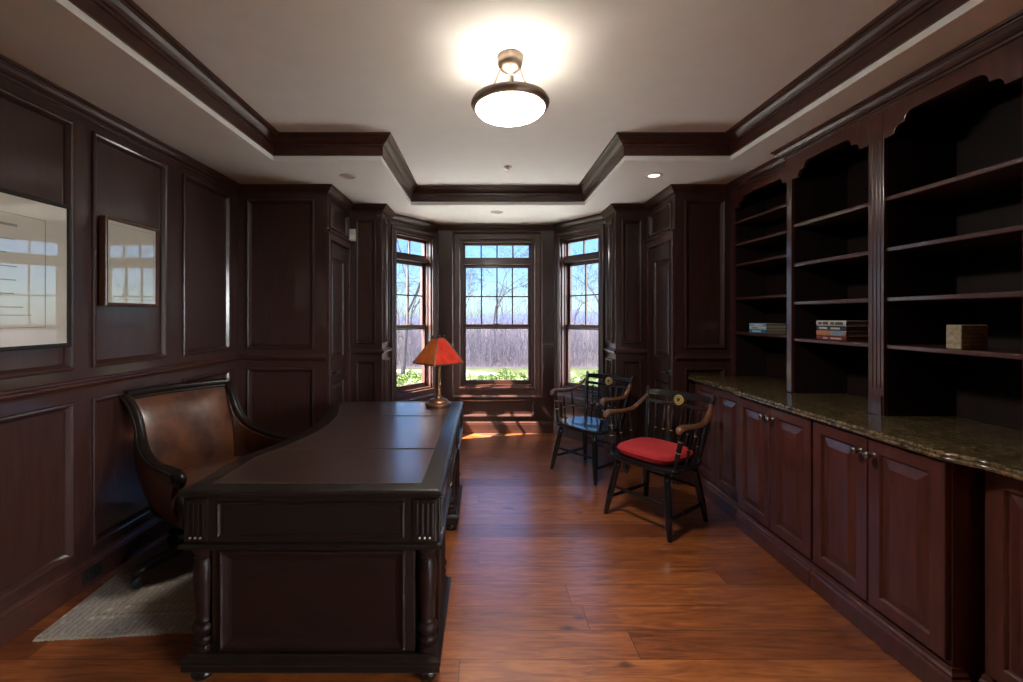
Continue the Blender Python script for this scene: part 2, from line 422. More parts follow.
# left wall panels (the pitch is read off the wall's own stiles)
pan = []
for (a, b) in ((.02, .28), (.42, 1.12), (1.27, 2.275), (2.385, 2.945), (3.105, 3.675)):
    pan += PZ(a - YL, b - YL)
wall('wall_left', (XL, YL), A[1], panels=pan)
wall('wall_back_left', A[1], A[2], panels=PZ(.085, .665), ext=(.12, 0), caps=(True, False))
def door_wall(name, p0, p1, door, flip):
    L = .64
    o, F = wall(name, p0, p1, panels=[(.06, L - .06, 2.225, 2.455)], openings=[(.055, L - .055, 0.0, 2.12)], thick=.10, caps=(flip, not flip))
    d = bpy.data.objects.new(door, None); COL.objects.link(d); struct(d)
    mb = MB()
    for r in ((.0, .058, 0, 2.18), (L - .058, L, 0, 2.18)): F.box(mb, r[0] + .008, r[1] - .004, 0, .018, r[2] + .001, r[3] - .06)
    F.box(mb, .008, L - .008, 0, .018, 2.12, 2.185); F.box(mb, .004, L - .004, 0, .03, 2.185, 2.2)
    mb.build('casing', M['cherry_dark'], d, bevel=.003)
    mb = MB(); a, b = .062, L - .062
    DP = [(0, -.05), (0, -.012)]
    F.rect(mb, a, b, .006, 2.115, [(0, -.05), (0, -.012), (.0, -.012)], cap=False, cap0=True)
    # slab face: stiles and rails round two raised panels
    s = .075
    for (u0, u1, z0, z1) in ((a, a + s, .006, 2.115), (b - s, b, .006, 2.115), (a + s, b - s, .006, .2), (a + s, b - s, .84, 1.06), (a + s, b - s, 1.98, 2.115)):
        F.box(mb, u0, u1, -.04, -.012, z0, z1)
    for (z0, z1) in ((.2, .84), (1.06, 1.98)):
        F.rect(mb, a + s, b - s, z0, z1, [(0, -.012), (.006, -.014), (.012, -.024), (.016, -.026), (.055, -.016), (.058, -.016)])
    mb.build('door_slab', M['cherry'], d, bevel=.0015)
    mb = MB(); u = .118 if not flip else L - .118
    sg = 1 if not flip else -1
    ax = Matrix((( *F.u,), (0, 0, 1), (*F.n,))).transposed()
    mb.lathe([(.026, -.012), (.028, -.006), (.02, .0), (.009, .004), (.009, .04), (.001, .042)], F(u, 0, .945), 16, axis=ax)
    mb.tube([F(u, .035, .945), F(u + sg * .04, .042, .947), F(u + sg * .08, .040, .940), F(u + sg * .115, .036, .948)], [.009, .009, .007, .005], 8)
    h = mb.build('lever_handle', M['pewter'], d, smooth=True); h['label'] = 'dark metal lever handle'
door_wall('wall_closet_left', A[2], A[3], 'door_1', False)
wall('wall_back_niche_left', A[3], A[4], panels=[(.065, .265, .20, 1.005), (.065, .265, 1.17, 2.42)], caps=(True, False))
wall('wall_bay_return_left', A[4], A[5], panels=PZ(.07, .31), caps=(False, True))
door_wall('wall_closet_right', A[10], A[11], 'door_2', True)
wall('wall_back_niche_right', A[9], A[10], panels=[(.06, .26, .20, 1.005), (.06, .26, 1.17, 2.42)], caps=(False, True))
wall('wall_bay_return_right', A[8], A[9], panels=PZ(.07, .31), caps=(True, False))
wall('wall_back_right', A[11], A[12], panels=PZ(.08, .43), ext=(0, .12), caps=(False, True))
wall('wall_right', A[12], (XR, YL), ext=(.1, 0))

def window_wall(wname, p0, p1, win, u0, u1, cols, rail_bits, ext):
    F0 = Frame(p0, p1); L = F0.L; zb, zt = .575, 2.385
    pn = [(u0 - .02, u1 + .02, .20, .42)]
    o, F = wall(wname, p0, p1, thick=.16, panels=pn, openings=[(u0, u1, zb, zt)], ext=ext)
    if rail_bits:
        mb = MB()
        for a, b in rail_bits:
            F.box(mb, a, b, 0, .012, RAILZ - .012, RAILZ + .04); F.box(mb, a, b, 0, .026, RAILZ + .002, RAILZ + .026)
        mb.build('chair_rail', M['cherry_dark'], o, bevel=.004)
    w = bpy.data.objects.new(win, None); COL.objects.link(w); struct(w)
    mb = MB()
    c = min(.105, u0 - .012, L - u1 - .012)
    CP = [(-c, 0), (-c, .022), (-c + .006, .026), (-c + .018, .022), (-c + .03, .016), (-.016, .014), (-.010, .018), (-.002, .016), (0, 0)]
    F.rect(mb, u0, u1, zb - .025, zt, CP, cap=False)
    cs = mb.build('casing', M['cherry_dark'], w)
    mb = MB()                                              # stool and apron below the sash
    F.box(mb, u0 - .02, u1 + .02, -.09, .034, zb - .022, zb)
    mb.build('sill', M['cherry_dark'], w, bevel=.005)
    mb = MB(); j = .018                                    # jamb liner with stops
    for (a, b, z0, z1) in ((u0, u0 + j, zb, zt), (u1 - j, u1, zb, zt), (u0 + j, u1 - j, zt - j, zt), (u0 + j, u1 - j, zb, zb + j)):
        F.box(mb, a, b, -.155, -.004, z0, z1)
    for (a, b) in ((u0 + j, u0 + j + .012), (u1 - j - .012, u1 - j)):
        F.box(mb, a, b, -.062, -.045, zb + j, zt - j)
    F.box(mb, u0 + j, u1 - j, -.15, -.03, 2.095, 2.14)     # transom bar
    mb.build('jamb', M['cherry_dark'], w, bevel=.002)
    a, b = u0 + j, u1 - j
    def sash(nm, z0, z1, n, fr, cols, rows, bottom=None):
        mb = MB(); bt = bottom or fr
        F.box(mb, a, a + fr, n - .035, n, z0, z1); F.box(mb, b - fr, b, n - .035, n, z0, z1)
        F.box(mb, a + fr, b - fr, n - .035, n, z1 - fr, z1); F.box(mb, a + fr, b - fr, n - .035, n, z0, z0 + bt)
        for k in range(1, cols):
            u = a + fr + (b - a - 2 * fr) * k / cols
            F.box(mb, u - .008, u + .008, n - .03, n - .004, z0 + bt, z1 - fr)
        for k in range(1, rows):
            z = z0 + bt + (z1 - z0 - bt - fr) * k / rows
            F.box(mb, a + fr, b - fr, n - .03, n - .004, z - .008, z + .008)
        so = mb.build(nm, M['cherry_dark'], w, bevel=.002)
        mb = MB(); mb.quad(F(a + fr - .01, n - .018, z0 + bt - .01), F(b - fr + .01, n - .018, z0 + bt - .01), F(b - fr + .01, n - .018, z1 - fr + .01), F(a + fr - .01, n - .018, z1 - fr + .01))
        mb.build('pane', M['glass'], so)
        return so
    sash('transom_sash', 2.14, zt - j, -.075, .032, cols, 1, .042)
    sash('upper_sash', 1.285, 2.095, -.105, .04, cols, 2, .05)
    lo = sash('lower_sash', zb + j, 1.345, -.066, .04, 1, 1, .012 + .04)
    mb = MB(); F.box(mb, (a + b) / 2 - .03, (a + b) / 2 + .03, -.066, -.05, 1.345, 1.357); mb.build('sash_lock', M['pewter'], lo, bevel=.003)
    # portal: guides the sampling of the sky through this opening
    lt = bpy.data.lights.new('window_portal', 'AREA'); lt.shape = 'RECTANGLE'; lt.size = u1 - u0; lt.size_y = zt - zb
    lt.cycles.is_portal = True
    po = bpy.data.objects.new('window_portal', lt); COL.objects.link(po)
    po.location = F((u0 + u1) / 2, -.20, (zb + zt) / 2)
    po.rotation_euler = (-F.n).to_track_quat('Z', 'Y').to_euler()
    return F
LB = math.hypot(.465, .63)
window_wall('wall_bay_left', A[5], A[6], 'window_1', .085, .665, 2, None, (0, .07))
window_wall('wall_bay_center', A[6], A[7], 'window_2', .28, 1.178, 4, [(0, .172), (1.286, 1.43)], (.07, .07))
window_wall('wall_bay_right', A[7], A[8], 'window_3', LB - .665, LB - .085, 2, None, (.07, 0))

wall('wall_rear', A[13], A[0], panels=PZ(.3, 1.1) + PZ(1.3, 2.1) + PZ(2.5, 3.3) + PZ(3.5, 4.25), ext=(.12, .12))
window_wall('wall_right_rear', (XR, YL), A[13], 'fill_window', .12, 1.62, 4, None, (0, 0))  # out-of-view window, added to bring fill daylight into the room
wall('wall_left_rear', A[0], (XL, YL), panels=PZ(.15, .80) + PZ(.95, 1.60))

# ------------------------------------------------------------------ bookcases and base cabinets on the right
KNOB_AX = Matrix(((0, 0, -1), (0, 1, 0), (1, 0, 0)))
def bookcase(label, y0, y1, xf, bays, shelf_z, pil, crown):
    """front plane at x = xf facing -x; bays are (y start, y end)."""
    t = thing('bookcase', label, 'bookcase', (xf + .18, (y0 + y1) / 2, .941), 0, 'built-in bookcases along the right side')
    xb = 2.412; zb, zt = .941, 2.569
    mb = MB()
    mb.box(xb - .012, xb, y0, y1, zb, zt)
    mb.box(xf + .02, xb - .012, y0 + .01, y1 - .01, 2.50, 2.52)
    walls_y = sorted({v for b in bays for v in b})
    for (a, b) in bays:
        mb.box(xf + .02, xb - .012, a - .02, a, zb, 2.5); mb.box(xf + .02, xb - .012, b, b + .02, zb, 2.5)
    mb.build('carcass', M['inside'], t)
    # uprights (pilasters) of the face frame, fluted when wide
    for (a, b) in pil:
        mb = MB(); mb.box(xf, xf + .022, a, b, zb, 2.40)
        w = b - a
        if w > .07:
            L = []
            mb.box(xf - .008, xf, a + .006, b - .006, zb, zb + .10)
            for k in range(3):
                c = a + w * (k + 1) / 4
                mb.box(xf - .003, xf, c - w * .07, c + w * .07, zb + .14, 2.34)
        mb.build('pilaster', M['cherry_shelf'], t, bevel=.003)
    for zs in shelf_z:
        for (a, b) in bays:
            mb = MB(); mb.box(xf + .012, xb - .013, a + .001, b - .001, zs - .022, zs)
            mb.build('shelf', M['cherry_shelf'], t, bevel=.004)
    # scalloped valance over each bay
    for (a, b) in bays:
        s = .055; lo, hi = 2.352, 2.437; st = .018; w = (hi - lo)
        def prof(sg, y):
            p = [(y, lo), (y + sg * s, lo)]
            for k in range(0, 6):                       # concave quarter
                th = k / 5 * PI / 2; p.append((y + sg * (s + .002 + .035 * (1 - math.cos(th))), lo + .040 * math.sin(th)))
            p.append((y + sg * (s + .055), lo + .040)); 
            for k in range(1, 6):
                th = k / 5 * PI / 2; p.append((y + sg * (s + .055 + .04 * (1 - math.cos(th))), lo + .040 + (w - .040) * math.sin(th)))
            return p
        poly = prof(1, a) + prof(-1, b)[::-1] + [(b, 2.56), (a, 2.56)]
        mb = MB(); n = len(poly)
        vs = [(xf, p[0], p[1]) for p in poly] + [(xf + .022, p[0], p[1]) for p in poly]
        mb.add(vs, [tuple(range(n)), tuple(range(n, 2 * n))[::-1]] + [(i, (i + 1) % n, n + (i + 1) % n, n + i) for i in range(n)])
        mb.build('valance', M['cherry_cab'], t, bevel=.002)
    mb = MB()
    for (a, b) in pil: mb.box(xf, xf + .022, a, b, 2.40, 2.56)
    mb.box(xf + .022, xf + .04, y0, y1, 2.44, 2.56)
    mb.build('header', M['cherry_cab'], t)
    mb = MB(); sweep_poly(mb, crown, CROWN, side=1)
    mb.build('crown', M['cherry_dark'], t)
    return t
bookcase('narrow bookcase in the far corner, holding one small blue and white book pile', 2.96, 3.795, 2.12, [(3.02, 3.735)], [1.316, 1.605, 1.888, 2.058, 2.247], [(2.962, 3.02), (3.735, 3.794)], [(2.12, 3.735), (2.12, 3.022)])
bookcase('large two-bay bookcase in the middle, with the carved block and taller book pile', 1.585, 2.955, 2.03, [(1.66, 2.235), (2.325, 2.905)], [1.305, 1.545, 1.797, 2.055], [(1.59, 1.66), (2.235, 2.325), (2.905, 2.953)], [(2.114, 2.955), (2.03, 2.955), (2.03, 1.585), (2.41, 1.585)])

def base_cabinet(label, y0, y1, xf, doors, knobs, ends=(False, False), near_close=True):
    t = thing('base_cabinet', label, 'cabinet', (xf + .3, (y0 + y1) / 2, 0), 0, 'base cabinets under the granite counter')
    mb = MB(); mb.box(xf + .022, 2.41, y0, y1, .012, .903)
    body = mb.build('body', M['cherry_cab'], t, bevel=.002)
    mb = MB()
    pr = [(0, .012), (-.006, .012)]
    P = [(-.004, .003), (.030, .003), (.030, .085), (.026, .092), (.022, .094), (.020, .104), (.012, .112), (.008, .124), (.0, .128), (-.004, .128)]
    sweep_poly(mb, [(2.40, y1 - .0005), (xf + .02, y1 - .0005), (xf + .02, y0 + .0005), (2.40, y0 + .0005)] if ends == (True, True) else
               ([(xf + .02, y1 - .0005), (xf + .02, y0 + .0005)] if ends == (False, False) else
                ([(xf + .02, y1 - .0005), (xf + .02, y0 + .0005), (1.81, y0 + .0005)] if ends == (True, False) else [(2.0, y1 - .0005), (xf + .02, y1 - .0005), (xf + .02, y0 + .0005)])), P)
    mb.build('plinth', M['cherry_cab'], t)
    F = Frame((xf, y1), (xf, y0))            # right of travel -y is -x: into the room
    for (a, b), ky in zip(doors, knobs):
        u0, u1 = y1 - b + .003, y1 - a - .003; z0, z1 = .145, .896
        mb = MB()
        F.rect(mb, u0, u1, z0, z1, [(0, -.021), (0, -.003), (.003, 0), (.056, 0), (.060, -.004), (.064, -.011), (.070, -.012), (.108, -.001), (.112, -.001)], cap0=True)
        d = mb.build('door', M['cherry_cab'], t)
        if ky is not None:
            mb = MB(); mb.lathe([(.011, 0), (.012, .004), (.006, .008), (.006, .020), (.013, .024), (.0175, .032), (.016, .040), (.008, .045), (.0005, .046)], (xf, ky, .828), 16, axis=KNOB_AX)
            mb.build('knob', M['pewter'], d, smooth=True, angle=60)
    return t
base_cabinet('recessed far base cabinet at the end of the granite counter', 3.035, 3.778, 1.79, [(3.07, 3.405), (3.405, 3.74)], [3.37, None])
base_cabinet('projecting base cabinet below the pile of four books, round knobs at the top', 2.346, 3.03, 1.745, [(2.35, 2.688), (2.688, 3.026)], [2.655, 2.721])
base_cabinet('projecting base cabinet nearest the counter step, below the carved block', 1.66, 2.344, 1.745, [(1.664, 2.003), (2.003, 2.34)], [1.968, 2.036], (True, False))
base_cabinet('recessed base cabinet beyond the counter step at the right edge', .70, 1.628, 1.83, [(1.18, 1.61), (.74, 1.18)], [1.215, 1.145])
# granite worktop: outline steps with the cabinets, ogee edge
out = [(2.41, 3.793), (1.757, 3.793), (1.757, 3.06)]
for k in range(7): th = k / 6 * PI / 2; out.append((1.757 - .034 * math.sin(th), 3.06 - .03 * (1 - math.cos(th))))
out += [(1.723, 1.665)]
for k in range(1, 9):
    t_ = k / 8; out.append((1.723 + .045 * (t_ * t_ * (3 - 2 * t_)), 1.665 - .13 * t_))
out += [(1.768, .72), (2.41, .72)]
mb = MB()
EDGE = [(.012, .905), (.004, .905), (0, .909), (0, .917), (.004, .921), (.003, .924), (0, .929), (.002, .936), (.008, .9395), (.014, .940)]
n = len(out); L = []
cen = [(2.39 if x > 2.3 else None) for x, y in out]
P2 = [Vector(p) for p in out]
def inset(a):
    res = []
    for i in range(n):
        d0 = (P2[i] - P2[i - 1]).normalized(); d1 = (P2[(i + 1) % n] - P2[i]).normalized()
        n0 = Vector((-d0.y, d0.x)); n1 = Vector((-d1.y, d1.x)); m = n0 + n1; m = m / max(m.dot(n0), .3)
        res.append(P2[i] + m * a)
    return res
for a, z in EDGE: L.append([(p.x, p.y, z) for p in inset(a)])
mb.loops(L)
tag(mb.build('countertop', M['granite'], smooth=True, angle=50), 'long speckled brown granite worktop running over the base cabinets', 'countertop')

# ------------------------------------------------------------------ books and the block on the shelves
def book(label, x0, x1, y0, y1, z, h, cover, marks, group, pages=(.32, .22, .13)):
    t = thing('book', label, 'book', ((x0 + x1) / 2, (y0 + y1) / 2, z), 0, group)
    mb = MB(); c = .0025
    mb.box(x0, x1, y0, y1, z, z + c); mb.box(x0, x1, y0, y1, z + h - c, z + h)
    L = []
    for k in range(5):
        a = -PI / 2 + PI * k / 4; L.append((x0 - .004 * math.cos(a), z + h / 2 + (h / 2) * math.sin(a)))
    vs = [(p[0], y0, p[1]) for p in L] + [(p[0], y1, p[1]) for p in L] + [(x0 + .004, y0, z + h), (x0 + .004, y0, z), (x0 + .004, y1, z + h), (x0 + .004, y1, z)]
    mb.add(vs, [(i, i + 1, 5 + i + 1, 5 + i) for i in range(4)])
    mb.build('cover', plain('book cover', cover, .45), t)
    mb = MB(); mb.box(x0 + .002, x1 - .004, y0 + .004, y1 - .004, z + c, z + h - c)
    mb.build('pages', plain('book pages', pages, .8), t)
    if marks:
        mb = MB()
        for (a, b, lo, hi) in marks:
            ya, yb = y1 - (y1 - y0) * a, y1 - (y1 - y0) * b
            mb.box(x0 - .0052, x0 - .0036, yb, ya, z + h * lo, z + h * hi)
        mb.build('spine_print', plain('spine print', marks_col[0], .5), t)
    return t
marks_col = [(.6, .6, .6)]
g = 'books piled flat on the lowest bookshelves'
z = 1.3055; xx = 2.058
for lab, h, cov, mk, mc in (
    ('bottom book of the pile of four, dark red spine', .026, (.13, .014, .016), [(.25, .4, .3, .7), (.5, .85, .3, .7)], (.45, .30, .28)),
    ('orange spined book with blue end, second from the bottom of the taller pile', .031, (.40, .17, .08), [(.5, .95, .15, .85)], (.16, .28, .38)),
    ('navy spined book, second from the top of the taller pile', .027, (.016, .03, .055), [(.1, .38, .3, .7), (.5, .8, .3, .7)], (.45, .50, .52)),
    ('pale grey spined book lying on top of the taller pile', .031, (.52, .49, .45), [(.08, .2, .25, .75), (.24, .42, .25, .75), (.5, .62, .25, .75), (.66, .9, .25, .75)], (.05, .05, .06))):
    marks_col[0] = mc
    j = rnd.uniform(-.006, .006)
    book(lab, xx + j + .004, xx + j + .16, 2.50 + j, 2.725 + j, z, h, cov, mk, g, (.16, .10, .055)); z += h + .0006
z = 1.3165; xx = 2.15
for lab, h, cov, mk, mc in (
    ('bright blue book at the bottom of the small pile in the corner bookcase', .028, (.03, .20, .38), [(.2, .7, .3, .7)], (.6, .66, .7)),
    ('white spined book in the middle of the small corner pile', .022, (.58, .60, .60), [(.15, .5, .3, .7)], (.08, .2, .36)),
    ('light blue book on top of the small pile in the corner bookcase', .025, (.20, .44, .60), [(.3, .8, .3, .7)], (.75, .75, .72))):
    marks_col[0] = mc
    book(lab, xx, xx + .15, 3.345, 3.56, z, h, cov, mk, g, (.30, .19, .10)); z += h + .0006
t = thing('carved_block', 'small square tan stone block with carved lettering lines on the lowest near shelf', 'ornament', (2.112, 1.925, 1.3055), math.radians(4))
mb = MB(); mb.box(-.063, .063, -.03, .03, 0, .106)
mb.build('stone', plain('tan stone', (.30, .25, .165), .8, var=.3, scale=60, bumpy=.3), t, bevel=.004, local=True)
mb = MB(); r2 = random.Random(3)
for k, zz in enumerate((.022, .040, .058, .076, .090)):
    x = -.05
    while x < .045:
        w = r2.uniform(.006, .016)
        if r2.random() < .85: mb.box(x, min(x + w, .05), -.0325, -.029, zz - .004, zz + r2.uniform(.002, .005))
        x += w + .004
mb.build('carving', plain('weathered carving', (.42, .37, .27), .85), t, local=True)

# ------------------------------------------------------------------ desk
DX0, DX1, DY0, DY1, DZ = -1.192, -.168, 1.715, 3.52, .77
t = thing('executive_desk', 'large dark executive desk with inset leather top and turned corner columns', 'desk', ((DX0 + DX1) / 2, (DY0 + DY1) / 2, 0))
BW = M['black_wood']
def curve_left(y, base, depth=.125):
    """sitting side bows inward between the pedestals"""
    a, b = DY0 + .42, DY1 - .20
    if y <= a or y >= b: return base
    s = (y - a) / (b - a)
    return base + depth * (math.sin(PI * s) ** .8)
def desk_outline(o):
    pts = []
    N = 28
    for k in range(N + 1):
        y = DY0 - o + (DY1 - DY0 + 2 * o) * k / N
        pts.append((curve_left(y, DX0) - o, y))
    pts += [(DX1 + o, DY1 + o), (DX1 + o, DY0 - o)]
    return pts[::-1]
mb = MB(); L = []
for o, z in ((-.03, .735), (-.012, .737), (-.006, .742), (.0, .748), (.002, .756), (-.002, .763), (-.008, .7665), (-.014, .770)):
    L.append([(p[0], p[1], z) for p in desk_outline(o)])
mb.loops(L); mb.build('desk_top', BW, t, smooth=True, angle=35)
for (y0, y1) in ((1.785, 2.243), (2.257, 2.983), (2.997, 3.455)):
    N = 10; ins = []
    for k in range(N + 1):
        y = y0 + (y1 - y0) * k / N; ins.append((curve_left(y, DX0) + .092, y))
    poly = ins + [(-.252, y1), (-.252, y0)]
    mb = MB(); mb.prism(poly, .7696, .7712)
    lp = mb.build('leather_panel', M['desk_leather'], t)
    mb = MB(); n = len(poly)
    cx = sum(p[0] for p in poly) / n; cy = (y0 + y1) / 2
    Lq = []
    for (sx, zz) in ((.0, .7713), (.0035, .7716), (.007, .7713)):
        Lq.append([(p[0] + (sx if p[0] < cx else -sx), p[1] + (sx if p[1] <= y0 + 1e-6 else (-sx if p[1] >= y1 - 1e-6 else 0)), zz) for p in poly])
    mb.loops(Lq, False, False)
    mb.build('tooled_border', plain('worn gilt line', (.055, .035, .02), .4), lp)
# frieze rails
mb = MB(); L = []
for o, z in ((-.014, .562), (-.014, .737)):
    L.append([(p[0], p[1], z) for p in desk_outline(o)])
mb.loops(L); mb.build('frieze', BW, t)
def desk_panel(mb, F, u0, u1, z0, z1): F.rect(mb, u0, u1, z0, z1, [(0, 0), (0, .006), (.006, .009), (.012, .004), (.018, -.006), (.02, -.006)], cap=True)
FE = Frame((DX0 + .014, DY0 + .014), (DX1 - .014, DY0 + .014))     # near end, facing -y
FS = Frame((DX1 - .014, DY0 + .014), (DX1 - .014, DY1 - .014))     # visitor side, facing +x
FN = Frame((DX1 - .014, DY1 - .014), (DX0 + .014, DY1 - .014))     # far end, facing +y
WE, WS = FE.L, FS.L
def flute_block(F, u0, u1):
    mb = MB(); z0, z1 = .566, .732
    F.box(mb, u0, u1, .0, .010, z0, z1)
    for k in range(4):
        u = u0 + .016 + (u1 - u0 - .032) * k / 3
        F.box(mb, u - .006, u + .006, .010, .016, z0 + .030, z1 - .014)
    mb.build('fluted_block', BW, t, bevel=.003)
    mb = MB(); ax = Matrix(((*F.u,), (0, 0, 1), (*F.n,))).transposed()
    for k in range(3):
        u = u0 + .016 + (u1 - u0 - .032) * (k + .5) / 3
        mb.lathe([(.0045, .0), (.0045, .004), (.0005, .007)], F(u, .010, z0 + .017), 8, axis=ax)
    mb.build('stud', M['nickel'], t, smooth=True)
for F, Wd in ((FE, WE), (FN, WE)):
    flute_block(F, .004, .096); flute_block(F, Wd - .096, Wd - .004)
    mb = MB(); desk_panel(mb, F, .13, Wd - .13, .580, .722); mb.build('frieze_panel', M['desk_panel'], t)
for a in (.004, .50, WS - .592, WS - .096): flute_block(FS, a, a + .092)
for (a, b) in ((.12, .48), (.63, WS - .63), (WS - .48, WS - .12)):
    mb = MB(); desk_panel(mb, FS, a, b, .580, .722); mb.build('frieze_panel', M['desk_panel'], t)
MID = [(-.01, .530), (.004, .530), (.008, .536), (.016, .541), (.019, .548), (.016, .556), (.010, .560), (.004, .5625), (-.01, .5625)]
PLN = [(-.03, .050), (.006, .050), (.010, .056), (.010, .078), (.014, .084), (.012, .096), (.002, .102), (-.004, .108), (-.006, .116), (-.03, .116)]
COLP = [(.038, .116), (.038, .136), (.030, .139), (.026, .143), (.036, .150), (.040, .160), (.036, .170), (.027, .176), (.031, .186), (.041, .197), (.043, .208), (.036, .220), (.026, .226), (.030, .230), (.026, .236),
        (.027, .250), (.031, .300), (.036, .360), (.039, .420), (.038, .455), (.031, .475), (.027, .480), (.034, .484), (.036, .490), (.030, .496), (.034, .504), (.040, .516), (.042, .531)]
BUN = [(.018, .0005), (.034, .003), (.045, .014), (.048, .026), (.045, .038), (.036, .046), (.030, .0505)]
PX0, PX1 = DX0 + .016, DX1 - .016
for (y0, y1) in ((DY0 + .016, DY0 + .556), (DY1 - .556, DY1 - .016)):
    mb = MB(); mb.box(PX0 + .092, PX1 - .092, y0 + .022, y1 - .022, .105, .545); mb.box(PX0 + .022, PX1 - .022, y0 + .092, y1 - .092, .1055, .5445)
    mb.box(PX0 + .012, PX1 - .012, y0 + .012, y1 - .012, .528, .546); mb.box(PX0 + .012, PX1 - .012, y0 + .012, y1 - .012, .060, .1165)
    mb.build('pedestal', BW, t, bevel=.003)
    ring = [(PX0, y0), (PX1, y0), (PX1, y1), (PX0, y1)]
    mb = MB(); sweep_poly(mb, ring, MID, closed=True, side=1); mb.build('waist_moulding', BW, t, smooth=True, angle=30)
    mb = MB(); sweep_poly(mb, ring, PLN, closed=True, side=1); mb.build('plinth_moulding', BW, t, smooth=True, angle=30)
    for cx in (PX0 + .046, PX1 - .046):
        for cy in (y0 + .046, y1 - .046):
            mb = MB(); mb.lathe(COLP, (cx, cy, 0), 20); mb.build('turned_column', M['desk_panel'], t, smooth=True, angle=50)
            mb = MB(); mb.lathe(BUN, (cx, cy, 0), 20); mb.build('bun_foot', BW, t, smooth=True, angle=60)
    for F, w in ((Frame((PX0 + .092, y0 + .022), (PX1 - .092, y0 + .022)), PX1 - PX0 - .184), (Frame((PX1 - .092, y1 - .022), (PX0 + .092, y1 - .022)), PX1 - PX0 - .184),
                 (Frame((PX1 - .022, y0 + .092), (PX1 - .022, y1 - .092)), y1 - y0 - .184)):
        mb = MB(); F.rect(mb, .035, w - .035, .125, .520, [(0, 0), (0, .014), (.010, .018), (.016, .012), (.030, .004), (.042, -.0), (.046, -.002), (.046, .001), (.054, .001)], cap=True)
        mb.build('side_panel', M['desk_panel'], t)
    # drawers on the sitting side
    F = Frame((PX0 + .022, y1 - .092), (PX0 + .022, y0 + .092)); w = y1 - y0 - .184
    for k in range(3):
        z0 = .125 + k * .134
        mb = MB(); F.rect(mb, .01, w - .01, z0, z0 + .126, [(0, 0), (0, .010), (.004, .013), (.014, .013), (.018, .009), (.022, .009)], cap=True)
        d = mb.build('drawer', M['desk_panel'], t)
        mb = MB(); ax = Matrix(((*F.u,), (0, 0, 1), (*F.n,))).transposed()
        for uu in (w * .28, w * .72):
            mb = MB(); mb.lathe([(.007, .009), (.007, .02), (.015, .026), (.013, .034), (.0005, .037)], F(uu, 0, z0 + .063), 12, axis=ax)
            mb.build('knob', M['bronze'], d, smooth=True)
mb = MB(); mb.box(DX1 - .16, DX1 - .14, DY0 + .54, DY1 - .54, .15, .565)
mb.build('modesty_panel', M['desk_panel'], t, bevel=.003)

# ------------------------------------------------------------------ lamp on the desk
t = thing('table_lamp', 'bronze table lamp with a red and orange mica shade on the desk', 'lamp', (-.345, 3.335, .7712), math.radians(-48))
mb = MB(); mb.lathe([(.094, .0), (.099, .006), (.099, .018), (.092, .026), (.076, .030), (.072, .038), (.064, .048), (.046, .055), (.032, .058), (.030, .066), (.024, .072)], (0, 0, 0), 28)
mb.build('base', M['bronze'], t, smooth=True, local=True)
mb = MB(); mb.lathe([(.024, .070), (.019, .078), (.018, .30), (.022, .306), (.022, .318), (.012, .326), (.010, .49), (.004, .50)], (0, 0, 0), 20)
mb.build('column', M['bronze'], t, smooth=True, local=True)
R0, R1, z0, z1 = .194, .044, .324, .510
def corner(k, R, z): a = PI / 4 + k * PI / 2; return Vector((R * math.cos(a), R * math.sin(a), z))
sh = MB()
for k in range(4):                                         # hip ribs
    sh.tube([corner(k, R0, z0), corner(k, R1, z1)], [.007, .005], 8)
for R, z, r in ((R0, z0, .007), (R1, z1, .005)):
    for k in range(4): sh.tube([corner(k, R, z), corner(k + 1, R, z)], r, 8)
shade = sh.build('shade_frame', M['bronze'], t, smooth=True, local=True)
for k in range(4):
    mb = MB(); a, b, c, d = corner(k, R0, z0), corner(k + 1, R0, z0), corner(k + 1, R1, z1), corner(k, R1, z1)
    nn = (b - a).cross(d - a).normalized() * .003
    mb.loops([[a, b, c, d], [a + nn, b + nn, c + nn, d + nn]])
    p = mb.build('mica_panel', M['mica_orange'] if k == 2 else M['mica_red'], shade, local=True)
    p['label'] = 'orange mica panel' if k == 2 else 'red mica panel'
mb = MB()
for k in range(4):
    c = corner(k, R1, z1); mb.lathe([(.004, -.002), (.009, .006), (.011, .014), (.008, .021), (.0005, .025)], c, 10)
mb.lathe([(.036, 0.0), (.034, .004), (.012, .008), (.010, .016), (.013, .022), (.008, .03), (.0005, .034)], (0, 0, z1 - .004), 14)
mb.build('finial', M['iron'], t, smooth=True, local=True)
for dx in (.062, -.05):
    mb = MB(); mb.tube([(dx, -.03, .33), (dx, -.03, .18)], .0015, 6); mb.lathe([(.001, .165), (.005, .170), (.006, .178), (.002, .184)], (dx, -.03, 0), 8)
    mb.build('pull_chain', M['gold'], t, smooth=True, local=True)
mb = MB(); mb.box(-.06, .06, -.006, .006, .322, .330); mb.build('socket_bar', M['bronze'], t, local=True)

